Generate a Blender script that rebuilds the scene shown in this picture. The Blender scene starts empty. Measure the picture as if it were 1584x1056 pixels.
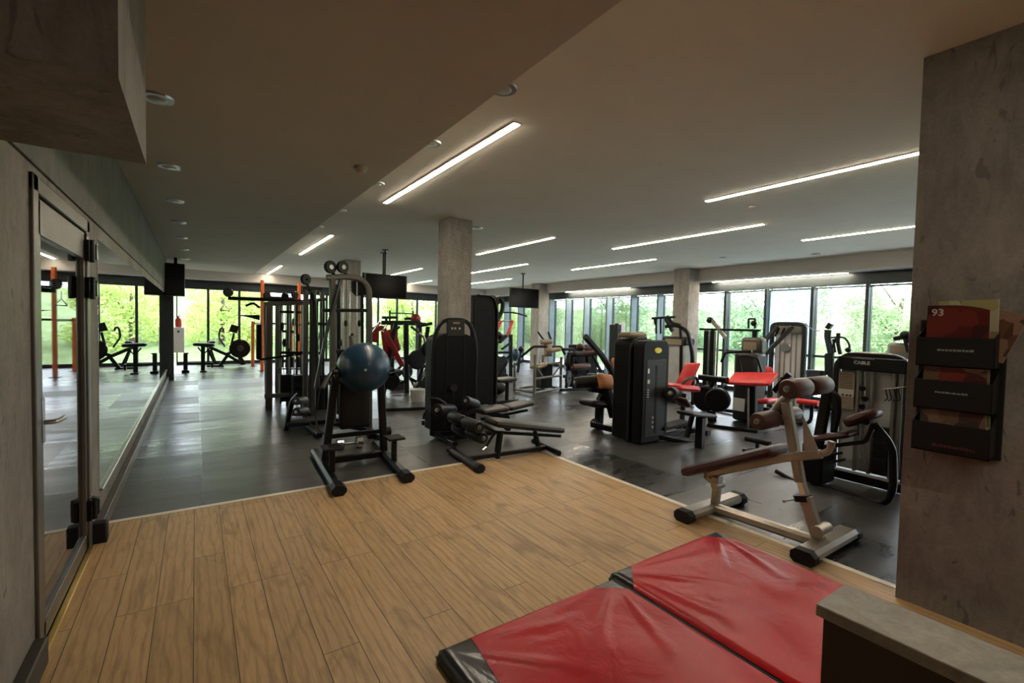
import bpy, bmesh, math, random
from mathutils import Vector, Matrix
random.seed(7)
scene = bpy.context.scene
col = scene.collection

# ---------------------------------------------------------------- camera
FOC, CXP, CYP = 720.0, 792.0, 528.0            # focal length in pixels of the 1584 x 1056 frame
CAM = Vector((0.0, 0.0, 1.5))
yaw, pitch, roll = math.atan(490 / 720), math.atan(26 / 720), 0.0225
FWD = Vector((math.sin(yaw) * math.cos(pitch), math.cos(yaw) * math.cos(pitch), -math.sin(pitch)))
r0 = Vector((math.cos(yaw), -math.sin(yaw), 0))
u0 = r0.cross(FWD)
RGT = r0 * math.cos(roll) + u0 * math.sin(roll)
UPV = -r0 * math.sin(roll) + u0 * math.cos(roll)
cd = bpy.data.cameras.new('camera')
cd.sensor_width = 36.0
cd.lens = FOC / 1584 * 36
cd.clip_start = 0.05
cd.clip_end = 300
cam = bpy.data.objects.new('camera', cd)
col.objects.link(cam)
rm = Matrix((RGT, UPV, -FWD)).transposed()
cam.matrix_world = Matrix.Translation(CAM) @ rm.to_4x4()
scene.camera = cam

# ---------------------------------------------------------------- view, world, exposure
scene.view_settings.view_transform = 'Standard'
scene.view_settings.look = 'None'
scene.view_settings.gamma = 1
scene.view_settings.use_curve_mapping = False
scene.view_settings.exposure = 1.12
w = bpy.data.worlds.new('sky')
scene.world = w
w.use_nodes = True
nt = w.node_tree
bg = nt.nodes['Background']
tc = nt.nodes.new('ShaderNodeTexCoord')
sx = nt.nodes.new('ShaderNodeSeparateXYZ')
cr = nt.nodes.new('ShaderNodeValToRGB')
nt.links.new(tc.outputs['Generated'], sx.inputs[0])
nt.links.new(sx.outputs['Z'], cr.inputs[0])
cr.color_ramp.elements[0].position = 0.0
cr.color_ramp.elements[0].color = (0.80, 0.88, 1.0, 1)
cr.color_ramp.elements[1].position = 1.0
cr.color_ramp.elements[1].color = (0.84, 0.91, 1.0, 1)
nt.links.new(cr.outputs[0], bg.inputs[0])
bg.inputs[1].default_value = 5.4
STRIP_POWER = 42.0

# ---------------------------------------------------------------- sight lines to real positions
def _ray(px, py):
    return FWD * FOC + RGT * (px - CXP) + UPV * (CYP - py)
def onZ(px, py, z=0.0):
    d = _ray(px, py); return CAM + d * ((z - CAM.z) / d.z)
def onY(px, py, y):
    d = _ray(px, py); return CAM + d * (y / d.y)
def onX(px, py, x):
    d = _ray(px, py); return CAM + d * (x / d.x)

# ---------------------------------------------------------------- materials
def new_mat(name):
    m = bpy.data.materials.new(name)
    m.use_nodes = True
    return m, m.node_tree, m.node_tree.nodes['Principled BSDF']
def N(nt, t, **kw):
    n = nt.nodes.new(t)
    for k, v in kw.items():
        if k in n.inputs.keys(): n.inputs[k].default_value = v
        else: setattr(n, k, v)
    return n
def coords(nt, scale=(1, 1, 1), obj=True):
    g = N(nt, 'ShaderNodeNewGeometry') if not obj else N(nt, 'ShaderNodeTexCoord')
    mp = N(nt, 'ShaderNodeMapping')
    mp.inputs['Scale'].default_value = scale
    nt.links.new(g.outputs['Object' if obj else 'Position'], mp.inputs[0])
    return mp.outputs[0]
def ramp(nt, fac, stops):
    r = N(nt, 'ShaderNodeValToRGB')
    els = r.color_ramp.elements
    while len(els) < len(stops): els.new(0.5)
    for e, (p, c) in zip(els, stops):
        e.position = p; e.color = (c[0], c[1], c[2], 1)
    nt.links.new(fac, r.inputs[0])
    return r.outputs[0]
def mixc(nt, fac, a, b, mode='MIX'):
    m = N(nt, 'ShaderNodeMixRGB', blend_type=mode)
    for i, v in ((0, fac), (1, a), (2, b)):
        if hasattr(v, 'links'): nt.links.new(v, m.inputs[i])
        else: m.inputs[i].default_value = v if i == 0 else (v[0], v[1], v[2], 1)
    return m.outputs[0]
def bump(nt, b, h, strength=0.2, dist=0.01):
    n = N(nt, 'ShaderNodeBump', Strength=strength, Distance=dist)
    nt.links.new(h, n.inputs['Height']); nt.links.new(n.outputs[0], b.inputs['Normal'])
def noise(nt, v, scale, detail=4, rough=0.55, dist=0.0):
    n = N(nt, 'ShaderNodeTexNoise', Scale=scale, Detail=detail, Roughness=rough, Distortion=dist)
    nt.links.new(v, n.inputs['Vector'])
    return n.outputs['Fac']
def plain(name, c, rough=0.5, metal=0.0, var=0.12, scale=6.0, spec=0.5, bumps=0.0, coat=0.0):
    m, nt, b = new_mat(name)
    v = coords(nt)
    f = noise(nt, v, scale)
    lo = [max(0, x * (1 - var)) for x in c]; hi = [min(1, x * (1 + var)) for x in c]
    nt.links.new(ramp(nt, f, [(0.3, lo), (0.7, hi)]), b.inputs['Base Color'])
    b.inputs['Roughness'].default_value = rough
    b.inputs['Metallic'].default_value = metal
    b.inputs['Specular IOR Level'].default_value = spec
    if coat: b.inputs['Coat Weight'].default_value = coat; b.inputs['Coat Roughness'].default_value = 0.15
    if bumps: bump(nt, b, noise(nt, v, scale * 12), bumps, 0.003)
    return m
def concrete(name, base, dark, light, pits=1.0, fine=0.22):
    m, nt, b = new_mat(name)
    v = coords(nt, obj=False)
    vs = coords(nt, (1.0, 1.0, 0.35), obj=False)
    big = noise(nt, v, 1.6, 6, 0.6, 0.4)
    c1 = ramp(nt, big, [(0.3, dark), (0.5, base), (0.72, light)])
    st = noise(nt, vs, 7, 6, 0.65, 1.4)
    c2 = mixc(nt, 0.5, c1, ramp(nt, st, [(0.32, [x * 0.60 for x in base]), (0.68, [min(1, x * 1.35) for x in base])]))
    fn = noise(nt, v, 55, 3, 0.6, 0.5)
    c2 = mixc(nt, fine, c2, ramp(nt, fn, [(0.36, (0.55, 0.55, 0.55)), (0.62, (1.15, 1.15, 1.15))]), 'MULTIPLY')
    pt = noise(nt, vs, 11, 3, 0.5, 2.2)
    pm = ramp(nt, pt, [(0.31, (1, 1, 1)), (0.36, (0, 0, 0))])
    mm = N(nt, 'ShaderNodeMath', operation='MULTIPLY'); mm.inputs[1].default_value = 0.5 * pits
    nt.links.new(pm, mm.inputs[0])
    c3 = mixc(nt, mm.outputs[0], c2, [x * 0.45 for x in base])
    nt.links.new(c3, b.inputs['Base Color'])
    b.inputs['Roughness'].default_value = 0.62
    b.inputs['Specular IOR Level'].default_value = 0.3
    bump(nt, b, st, 0.35, 0.012)
    return m
M = {}
M['concrete'] = concrete('polished_plaster', (0.20, 0.182, 0.16), (0.105, 0.094, 0.08), (0.34, 0.312, 0.278), 1.5)
M['concrete_shaded'] = concrete('shaded_plaster', (0.125, 0.125, 0.11), (0.08, 0.08, 0.07), (0.19, 0.185, 0.165), 0.8)  # plaster of the upper left wall, its shade put into the colour
M['concrete_col'] = concrete('column_plaster', (0.29, 0.265, 0.238), (0.20, 0.18, 0.16), (0.38, 0.35, 0.32), 1.0, 0.6)
M['ceiling'] = plain('ceiling_paint', (0.72, 0.69, 0.60), 0.9, var=0.03, scale=2.0, spec=0.15)
M['beam'] = plain('beam_paint', (0.42, 0.40, 0.36), 0.9, var=0.03, scale=2.0, spec=0.15)
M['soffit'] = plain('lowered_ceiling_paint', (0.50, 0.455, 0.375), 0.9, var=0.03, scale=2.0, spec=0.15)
M['white_trim'] = plain('pale_strip', (0.70, 0.64, 0.54), 0.45, var=0.05)
M['stone_top'] = concrete('stone_top', (0.30, 0.285, 0.25), (0.26, 0.245, 0.21), (0.35, 0.33, 0.29), 0.2)
M['dark_paint'] = plain('dark_brown_panel', (0.030, 0.027, 0.018), 0.55)
M['brass'] = plain('brass_strip', (0.75, 0.55, 0.18), 0.3, 0.9)
M['frame_metal'] = plain('door_grey_metal', (0.16, 0.15, 0.135), 0.38, 0.75)
M['win_frame'] = plain('window_dark_frame', (0.030, 0.038, 0.040), 0.4, 0.3)
M['fin'] = plain('window_fin_bluegrey', (0.18, 0.24, 0.26), 0.45, 0.2)
M['blk'] = plain('black_metal', (0.005, 0.005, 0.0053), 0.36, 0.0, spec=0.28)
M['blkgloss'] = plain('black_gloss', (0.005, 0.005, 0.0055), 0.2, 0.0, spec=0.35)
M['shroud'] = plain('black_shroud_plastic', (0.005, 0.0047, 0.0043), 0.5, spec=0.18)
M['shroud_grey'] = plain('grey_shroud_plastic', (0.020, 0.019, 0.018), 0.45, spec=0.3)
M['rubber'] = plain('black_rubber', (0.006, 0.006, 0.006), 0.62, spec=0.3)
M['vinyl_black'] = plain('black_vinyl', (0.007, 0.0065, 0.006), 0.45, spec=0.3, bumps=0.15)
M['vinyl_dark'] = plain('dark_brown_vinyl', (0.017, 0.014, 0.012), 0.42, spec=0.35, bumps=0.15)
M['maroon'] = plain('maroon_vinyl', (0.038, 0.009, 0.008), 0.42, spec=0.35, bumps=0.2)
M['maroon2'] = plain('maroon_vinyl_roller', (0.06, 0.017, 0.013), 0.45, bumps=0.2)
M['red_vinyl'] = plain('red_vinyl', (0.62, 0.022, 0.022), 0.42, bumps=0.1)
M['red_paint'] = plain('dark_red_paint', (0.22, 0.008, 0.010), 0.35)
M['orange_vinyl'] = plain('orange_vinyl', (0.55, 0.20, 0.055), 0.5)
M['orange_paint'] = plain('orange_paint', (0.75, 0.16, 0.035), 0.45)
M['tan'] = plain('tan_vinyl', (0.24, 0.19, 0.12), 0.55)
M['silver'] = plain('silver_beige_paint', (0.36, 0.325, 0.27), 0.30, 0.6)
M['silver2'] = plain('grey_beige_paint', (0.22, 0.212, 0.185), 0.36, 0.5)
M['olive'] = plain('grey_olive_paint', (0.075, 0.071, 0.058), 0.38, 0.35)
M['chrome'] = plain('chrome', (0.75, 0.74, 0.72), 0.14, 1.0, var=0.02)
M['steel'] = plain('brushed_steel', (0.42, 0.41, 0.39), 0.32, 0.9)
M['white'] = plain('white_paint', (0.72, 0.72, 0.70), 0.5, var=0.04)
M['panel_grey'] = plain('pale_grey_panel', (0.40, 0.41, 0.40), 0.35)
M['screen'] = plain('screen_black', (0.003, 0.003, 0.0035), 0.18, spec=0.2)
M['red_ext'] = plain('extinguisher_red', (0.50, 0.03, 0.02), 0.3)
M['yellow'] = plain('yellow_badge', (0.72, 0.62, 0.03), 0.4, var=0.04)
M['paper'] = plain('magazine_paper', (0.62, 0.56, 0.46), 0.6, var=0.06)
M['lettering'] = plain('pale_lettering', (0.42, 0.41, 0.37), 0.5, var=0.04)
M['lettering_dim'] = plain('grey_lettering', (0.20, 0.20, 0.19), 0.5, var=0.04)
M['bark'] = plain('bark', (0.10, 0.075, 0.05), 0.9, var=0.3, bumps=0.5)
M['stack'] = plain('weight_plate_dark', (0.007, 0.007, 0.007), 0.4, spec=0.3)

def ball_mat():
    m, nt, b = new_mat('blue_ball_rubber')
    v = coords(nt)
    nt.links.new(ramp(nt, noise(nt, v, 3), [(0.3, (0.009, 0.036, 0.070)), (0.7, (0.014, 0.050, 0.092))]), b.inputs['Base Color'])
    b.inputs['Roughness'].default_value = 0.30
    wv = N(nt, 'ShaderNodeTexWave', Scale=14.0, bands_direction='X')
    nt.links.new(v, wv.inputs[0])
    bump(nt, b, wv.outputs['Fac'], 0.12, 0.004)
    return m
M['ball'] = ball_mat()

def wood_mat():
    m, nt, b = new_mat('oak_planks')
    g = N(nt, 'ShaderNodeNewGeometry')
    mp = N(nt, 'ShaderNodeMapping'); mp.inputs['Rotation'].default_value = (0, 0, math.pi / 2); mp.inputs['Location'].default_value = (0.35, 0.01, 0)
    nt.links.new(g.outputs['Position'], mp.inputs[0])
    v = mp.outputs[0]
    br = N(nt, 'ShaderNodeTexBrick', offset=0.37, offset_frequency=3, squash=1.0)
    br.inputs['Scale'].default_value = 1.0
    br.inputs['Mortar Size'].default_value = 0.0022
    br.inputs['Mortar Smooth'].default_value = 0.3
    br.inputs['Brick Width'].default_value = 1.3
    br.inputs['Row Height'].default_value = 0.16
    br.inputs['Color1'].default_value = (0, 0, 0, 1); br.inputs['Color2'].default_value = (1, 1, 1, 1)
    br.inputs['Mortar'].default_value = (0.5, 0.5, 0.5, 1)
    nt.links.new(v, br.inputs[0])
    # shift the grain from plank to plank
    add = N(nt, 'ShaderNodeVectorMath', operation='MULTIPLY_ADD')
    nt.links.new(br.outputs['Color'], add.inputs[0]); add.inputs[1].default_value = (7.3, 3.1, 5.0)
    nt.links.new(v, add.inputs[2])
    sc = N(nt, 'ShaderNodeMapping'); sc.inputs['Scale'].default_value = (1.6, 20, 1)
    nt.links.new(add.outputs[0], sc.inputs[0])
    sc2 = N(nt, 'ShaderNodeMapping'); sc2.inputs['Scale'].default_value = (1.1, 4.2, 1)
    nt.links.new(add.outputs[0], sc2.inputs[0])
    n1 = noise(nt, sc.outputs[0], 3.2, 7, 0.62, 0.9)
    n2 = noise(nt, sc2.outputs[0], 1.3, 4, 0.55, 1.6)
    wv = N(nt, 'ShaderNodeTexWave', wave_type='RINGS', Scale=1.7, Distortion=5.0, Detail=3.0)
    wv.inputs['Detail Scale'].default_value = 1.3
    nt.links.new(sc2.outputs[0], wv.inputs[0])
    c = ramp(nt, n1, [(0.30, (0.27, 0.160, 0.070)), (0.46, (0.415, 0.262, 0.120)), (0.7, (0.52, 0.345, 0.170))])
    c = mixc(nt, 0.35, c, ramp(nt, wv.outputs['Fac'], [(0.0, (0.25, 0.15, 0.07)), (0.35, (0.49, 0.33, 0.165))]))
    c = mixc(nt, ramp(nt, n2, [(0.31, (0.6, 0.6, 0.6)), (0.46, (0, 0, 0))]), c, (0.19, 0.118, 0.06))
    tone = N(nt, 'ShaderNodeMapRange'); tone.inputs['To Min'].default_value = 0.92; tone.inputs['To Max'].default_value = 1.06
    nt.links.new(br.outputs['Color'], tone.inputs[0])
    c = mixc(nt, 1.0, c, tone.outputs[0], 'MULTIPLY')
    c = mixc(nt, br.outputs['Fac'], c, (0.07, 0.038, 0.018))
    nt.links.new(c, b.inputs['Base Color'])
    b.inputs['Roughness'].default_value = 0.46
    b.inputs['Specular IOR Level'].default_value = 0.35
    inv = N(nt, 'ShaderNodeMath', operation='MULTIPLY_ADD'); inv.inputs[1].default_value = -1.5
    nt.links.new(br.outputs['Fac'], inv.inputs[0]); nt.links.new(n1, inv.inputs[2])
    bump(nt, b, inv.outputs[0], 0.18, 0.004)
    return m
M['wood'] = wood_mat()

def rubber_floor():
    m, nt, b = new_mat('rubber_tiles')
    v0 = coords(nt, obj=False)
    sh = N(nt, 'ShaderNodeMapping'); sh.inputs['Location'].default_value = (-0.05, 0.1, 0); nt.links.new(v0, sh.inputs[0]); v = sh.outputs[0]
    br = N(nt, 'ShaderNodeTexBrick', offset=0.0, squash=1.0)
    br.inputs['Scale'].default_value = 1.0
    br.inputs['Mortar Size'].default_value = 0.004
    br.inputs['Brick Width'].default_value = 2.0
    br.inputs['Row Height'].default_value = 0.9
    br.inputs['Color1'].default_value = (0, 0, 0, 1); br.inputs['Color2'].default_value = (1, 1, 1, 1)
    nt.links.new(v, br.inputs[0])
    n1 = noise(nt, v, 60, 3, 0.7)
    vs = coords(nt, (0.6, 2.4, 1), obj=False)
    n2 = noise(nt, vs, 2.2, 7, 0.68, 0.4)
    c = ramp(nt, n1, [(0.35, (0.016, 0.0152, 0.0142)), (0.55, (0.038, 0.036, 0.033)), (0.72, (0.11, 0.105, 0.098))])
    c = mixc(nt, 0.6, c, ramp(nt, n2, [(0.3, (0.028, 0.0275, 0.027)), (0.7, (0.048, 0.047, 0.045))]))
    tone = N(nt, 'ShaderNodeMapRange'); tone.inputs['To Min'].default_value = 0.6; tone.inputs['To Max'].default_value = 1.5
    nt.links.new(br.outputs['Color'], tone.inputs[0])
    c = mixc(nt, 1.0, c, tone.outputs[0], 'MULTIPLY')
    c = mixc(nt, br.outputs['Fac'], c, (0.02, 0.02, 0.02))
    nt.links.new(c, b.inputs['Base Color'])
    rr = N(nt, 'ShaderNodeMapRange'); rr.inputs['From Min'].default_value = 0.3; rr.inputs['From Max'].default_value = 0.7
    rr.inputs['To Min'].default_value = 0.19; rr.inputs['To Max'].default_value = 0.36
    mixr = N(nt, 'ShaderNodeMath', operation='ADD')
    rt = N(nt, 'ShaderNodeMath', operation='MULTIPLY'); rt.inputs[1].default_value = 0.18
    nt.links.new(br.outputs['Color'], rt.inputs[0])
    nt.links.new(n2, rr.inputs[0]); nt.links.new(rr.outputs[0], mixr.inputs[0]); nt.links.new(rt.outputs[0], mixr.inputs[1])
    nt.links.new(mixr.outputs[0], b.inputs['Roughness'])
    b.inputs['Specular IOR Level'].default_value = 0.85
    bump(nt, b, n1, 0.18, 0.0018)
    return m
M['rubber_floor'] = rubber_floor()

def mat_vinyl():
    m, nt, b = new_mat('gym_mat_red_vinyl')
    v = coords(nt)
    nt.links.new(ramp(nt, noise(nt, v, 1.2), [(0.3, (0.36, 0.004, 0.010)), (0.7, (0.47, 0.008, 0.015))]), b.inputs['Base Color'])
    b.inputs['Roughness'].default_value = 0.34
    b.inputs['Specular IOR Level'].default_value = 0.28
    bump(nt, b, noise(nt, v, 5, 3, 0.5, 0.6), 0.35, 0.03)
    return m
M['mat_red'] = mat_vinyl()
M['mat_black'] = plain('gym_mat_black_vinyl', (0.016, 0.016, 0.017), 0.26, bumps=0.1)

def mirror_mat(name, c, rough=0.0):
    m, nt, b = new_mat(name)
    b.inputs['Base Color'].default_value = (*c, 1)
    b.inputs['Metallic'].default_value = 1.0
    b.inputs['Roughness'].default_value = rough
    return m
M['mirror'] = mirror_mat('mirror_silver', (0.80, 0.84, 0.83))
def glass_mat(name, tint, refl=0.06, frost=0.0):
    m = bpy.data.materials.new(name); m.use_nodes = True
    nt = m.node_tree; nt.nodes.clear()
    out = N(nt, 'ShaderNodeOutputMaterial')
    tr = N(nt, 'ShaderNodeBsdfTransparent'); tr.inputs[0].default_value = (*tint, 1)
    gl = N(nt, 'ShaderNodeBsdfGlossy'); gl.inputs['Roughness'].default_value = 0.02
    lw = N(nt, 'ShaderNodeLayerWeight', Blend=0.35)
    mr = N(nt, 'ShaderNodeMapRange'); mr.inputs['To Min'].default_value = refl; mr.inputs['To Max'].default_value = 0.7
    nt.links.new(lw.outputs['Fresnel'], mr.inputs[0])
    mx = N(nt, 'ShaderNodeMixShader')
    nt.links.new(mr.outputs[0], mx.inputs[0]); nt.links.new(tr.outputs[0], mx.inputs[1]); nt.links.new(gl.outputs[0], mx.inputs[2])
    last = mx.outputs[0]
    if frost:
        tl = N(nt, 'ShaderNodeBsdfTranslucent')
        g = coords(nt, obj=False)
        c = ramp(nt, noise(nt, g, 9, 5, 0.7), [(0.35, (0.30, 0.40, 0.44)), (0.6, (0.50, 0.58, 0.60))])
        nt.links.new(c, tl.inputs[0])
        m2 = N(nt, 'ShaderNodeMixShader'); m2.inputs[0].default_value = frost
        nt.links.new(last, m2.inputs[1]); nt.links.new(tl.outputs[0], m2.inputs[2]); last = m2.outputs[0]
    nt.links.new(last, out.inputs[0])
    return m
M['glass'] = glass_mat('window_glass', (0.97, 0.98, 0.99), 0.02)
M['glass_frost'] = glass_mat('frosted_glass', (0.9, 0.97, 0.97), 0.02, 0.75)
M['door_glass'] = glass_mat('dark_door_glass', (0.05, 0.05, 0.05), 0.55)

def leaf_mat(name, c1, c2):
    m = bpy.data.materials.new(name); m.use_nodes = True
    nt = m.node_tree; nt.nodes.clear()
    out = N(nt, 'ShaderNodeOutputMaterial')
    v = coords(nt)
    c = ramp(nt, noise(nt, v, 2.2, 4, 0.7), [(0.32, c1), (0.66, c2)])
    df = N(nt, 'ShaderNodeBsdfDiffuse'); tl = N(nt, 'ShaderNodeBsdfTranslucent')
    nt.links.new(c, df.inputs[0]); nt.links.new(c, tl.inputs[0])
    mx = N(nt, 'ShaderNodeMixShader'); mx.inputs[0].default_value = 0.5
    nt.links.new(df.outputs[0], mx.inputs[1]); nt.links.new(tl.outputs[0], mx.inputs[2])
    nt.links.new(mx.outputs[0], out.inputs[0])
    return m
M['leaf_a'] = leaf_mat('leaves_yellow_green', (0.30, 0.40, 0.10), (0.50, 0.60, 0.22))
M['leaf_b'] = leaf_mat('leaves_mid_green', (0.17, 0.28, 0.14), (0.32, 0.45, 0.27))
M['leaf_c'] = leaf_mat('leaves_fresh_green', (0.22, 0.32, 0.15), (0.38, 0.49, 0.27))
M['bank'] = leaf_mat('bank_grass', (0.22, 0.30, 0.14), (0.38, 0.47, 0.25))
M['paving'] = plain('pale_paving', (0.55, 0.57, 0.58), 0.7)

def emis(name, c, s):
    m = bpy.data.materials.new(name); m.use_nodes = True
    nt = m.node_tree; nt.nodes.clear()
    out = N(nt, 'ShaderNodeOutputMaterial'); e = N(nt, 'ShaderNodeEmission')
    e.inputs[0].default_value = (*c, 1); e.inputs[1].default_value = s
    nt.links.new(e.outputs[0], out.inputs[0])
    return m
M['strip'] = emis('strip_light_warm', (1.0, 0.87, 0.68), STRIP_POWER)

def magazine_mat(name, cols, seed):
    m, nt, b = new_mat(name)
    v = coords(nt)
    mp = N(nt, 'ShaderNodeMapping'); mp.inputs['Location'].default_value = (seed, seed * 2, seed)
    nt.links.new(v, mp.inputs[0])
    vo = N(nt, 'ShaderNodeTexVoronoi', Scale=16.0)
    nt.links.new(mp.outputs[0], vo.inputs['Vector'])
    sp = N(nt, 'ShaderNodeSeparateXYZ'); nt.links.new(vo.outputs['Color'], sp.inputs[0])
    r = N(nt, 'ShaderNodeValToRGB'); r.color_ramp.interpolation = 'CONSTANT'
    els = r.color_ramp.elements
    while len(els) < len(cols): els.new(0.5)
    for i, (e, c) in enumerate(zip(els, cols)): e.position = i / len(cols); e.color = (*c, 1)
    nt.links.new(sp.outputs[0], r.inputs[0]); nt.links.new(r.outputs[0], b.inputs['Base Color'])
    b.inputs['Roughness'].default_value = 0.3
    return m

# ---------------------------------------------------------------- mesh kit
def fillet(pts, fr, n=5):
    pts = [Vector(p) for p in pts]
    if fr <= 0 or len(pts) < 3: return pts
    out = [pts[0]]
    for i in range(1, len(pts) - 1):
        a, p, c = pts[i - 1], pts[i], pts[i + 1]
        da, dc = (a - p), (c - p)
        r = min(fr, da.length * 0.48, dc.length * 0.48)
        s, e = p + da.normalized() * r, p + dc.normalized() * r
        for k in range(n + 1):
            t = k / n
            out.append(s * (1 - t) ** 2 + p * 2 * t * (1 - t) + e * t * t)
    out.append(pts[-1])
    return out
class B:
    def __init__(self): self.bm = bmesh.new()
    def _ring_tube(self, pts, prof_fn, closed=False):
        bm = self.bm; rings = []
        n = len(pts)
        ref = None
        for i, p in enumerate(pts):
            if closed: t = pts[(i + 1) % n] - pts[i - 1]
            elif i == 0: t = pts[1] - pts[0]
            elif i == n - 1: t = pts[-1] - pts[-2]
            else: t = (pts[i + 1] - p).normalized() + (p - pts[i - 1]).normalized()
            t = t.normalized()
            if ref is None:
                ref = Vector((0, 0, 1)) if abs(t.z) < 0.9 else Vector((0, 1, 0))
            side = t.cross(ref)
            if side.length < 1e-4: side = t.orthogonal()
            side.normalize(); up = side.cross(t).normalized(); ref = up
            rings.append([bm.verts.new(p + side * a + up * b) for a, b in prof_fn(i)])
        m = len(rings[0]); cnt = n if closed else n - 1
        for i in range(cnt):
            A, C = rings[i], rings[(i + 1) % n]
            for k in range(m):
                bm.faces.new((A[k], A[(k + 1) % m], C[(k + 1) % m], C[k]))
        if not closed:
            bm.faces.new(list(reversed(rings[0]))); bm.faces.new(rings[-1])
        return self
    def tube(self, pts, r, fr=0.0, seg=12, closed=False):
        pts = fillet(pts, fr)
        rr = r if isinstance(r, (list, tuple)) else [r] * len(pts)
        if len(rr) != len(pts): rr = [rr[0] + (rr[-1] - rr[0]) * i / (len(pts) - 1) for i in range(len(pts))]
        c = [(math.cos(2 * math.pi * k / seg), math.sin(2 * math.pi * k / seg)) for k in range(seg)]
        return self._ring_tube(pts, lambda i: [(a * rr[i], b * rr[i]) for a, b in c], closed)
    def bar(self, pts, wd, ht, fr=0.0, ch=0.18):
        """rectangular tube along a path: wd sideways, ht upwards, chamfered corners"""
        pts = fillet(pts, fr)
        c = min(wd, ht) * ch; x, y = wd / 2, ht / 2
        pr = [(x - c, -y), (x, -y + c), (x, y - c), (x - c, y), (-x + c, y), (-x, y - c), (-x, -y + c), (-x + c, -y)]
        return self._ring_tube(pts, lambda i: pr)
    def cyl(self, p, q, r, r2=None, seg=20):
        return self.tube([Vector(p), Vector(q)], [r, r2 if r2 is not None else r], seg=seg)
    def box(self, lo, hi, R=None, piv=None):
        lo, hi = Vector(lo), Vector(hi)
        vs = [Vector((x, y, z)) for x in (lo.x, hi.x) for y in (lo.y, hi.y) for z in (lo.z, hi.z)]
        if R is not None:
            pv = Vector(piv) if piv is not None else (lo + hi) / 2
            vs = [pv + R @ (v - pv) for v in vs]
        b = [self.bm.verts.new(v) for v in vs]
        for f in ((0, 1, 3, 2), (4, 6, 7, 5), (0, 4, 5, 1), (2, 3, 7, 6), (0, 2, 6, 4), (1, 5, 7, 3)):
            self.bm.faces.new([b[i] for i in f])
        return self
    def cbox(self, c, s, R=None):
        c, s = Vector(c), Vector(s) / 2
        return self.box(c - s, c + s, R)
    def pad(self, a, b, wd, th, side=None, taper=1.0, rnd=0.3, puff=0.15):
        """upholstered pad from a to b (centre line of its underside axis), wd wide along side"""
        a, b = Vector(a), Vector(b); t = (b - a); L = t.length; t.normalize()
        side = Vector(side).normalized() if side is not None else t.cross(Vector((0, 0, 1))).normalized()
        up = side.cross(t).normalized()
        if up.z < 0: up = -up
        nu, nv = 14, 8
        def pt(u, v, top):
            w_ = wd * (1 + (taper - 1) * u) * 0.5
            ex = rnd * min(wd, L) * 0.5
            du = min(u, 1 - u) * L; inset = 0.0
            if du < ex: inset = ex - math.sqrt(max(0, ex * ex - (ex - du) ** 2))
            x = (v * 2 - 1) * max(0.001, (w_ - inset))
            e = min(1, min(min(u, 1 - u) * L, min(v, 1 - v) * wd) / (th * 0.6))
            crown = math.sqrt(max(0, 1 - (1 - e) ** 2))
            z = th * (0.5 + (0.5 * crown) + puff * 0.3 * math.sin(math.pi * u) * math.sin(math.pi * v)) if top else th * 0.5 * (1 - crown * 0.95)
            return a + t * (u * L) + side * x + up * z
        bm = self.bm
        g = {}
        for top in (0, 1):
            for i in range(nu + 1):
                for j in range(nv + 1):
                    u = 0.5 - 0.5 * math.cos(math.pi * i / nu); v = 0.5 - 0.5 * math.cos(math.pi * j / nv)
                    edge = i in (0, nu) or j in (0, nv)
                    if top and edge: g[top, i, j] = g[0, i, j]; continue
                    g[top, i, j] = bm.verts.new(pt(u, v, top))
        for top in (0, 1):
            for i in range(nu):
                for j in range(nv):
                    q = [g[top, i, j], g[top, i + 1, j], g[top, i + 1, j + 1], g[top, i, j + 1]]
                    if len(set(q)) < 4: q = list(dict.fromkeys(q))
                    if top == 0: q.reverse()
                    try: bm.faces.new(q)
                    except ValueError: pass
        return self
    def prism(self, pts, vec):
        """closed outline (3-D points) pushed along vec"""
        vec = Vector(vec)
        a = [self.bm.verts.new(Vector(p)) for p in pts]; b = [self.bm.verts.new(Vector(p) + vec) for p in pts]
        n = len(a)
        self.bm.faces.new(list(reversed(a))); self.bm.faces.new(b)
        for i in range(n): self.bm.faces.new((a[i], a[(i + 1) % n], b[(i + 1) % n], b[i]))
        return self
    def lathe(self, p, q, prof, seg=24):
        """profile [(t along p->q, radius)]"""
        p, q = Vector(p), Vector(q)
        pts = [p + (q - p) * t for t, r in prof]
        d = (q - p).normalized(); s = d.orthogonal().normalized(); u = d.cross(s)
        rings = [[self.bm.verts.new(c + (s * math.cos(2 * math.pi * k / seg) + u * math.sin(2 * math.pi * k / seg)) * max(r, 1e-4)) for k in range(seg)] for c, (t, r) in zip(pts, prof)]
        for A, C in zip(rings, rings[1:]):
            for k in range(seg): self.bm.faces.new((A[k], A[(k + 1) % seg], C[(k + 1) % seg], C[k]))
        self.bm.faces.new(list(reversed(rings[0]))); self.bm.faces.new(rings[-1])
        return self
    def sphere(self, c, r, seg=24, sc=(1, 1, 1)):
        mt = Matrix.Translation(Vector(c)) @ Matrix.Diagonal((r * sc[0], r * sc[1], r * sc[2], 1))
        bmesh.ops.create_uvsphere(self.bm, u_segments=seg, v_segments=seg * 2 // 3, radius=1, matrix=mt)
        return self
    def disc(self, c, axis, r, th, hole=0.0, seg=28):
        a = Vector(axis).normalized() * th / 2; c = Vector(c)
        rr = min(r * 0.12, th * 0.3)
        t = rr / th
        if hole:
            prof = [(0, hole), (0, r - rr), (t, r), (1 - t, r), (1, r - rr), (1, hole), (0.5, hole * 0.95)]
        else:
            prof = [(0, 0.001), (0, r - rr), (t, r), (1 - t, r), (1, r - rr), (1, 0.001)]
        return self.lathe(c - a, c + a, prof, seg)
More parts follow.
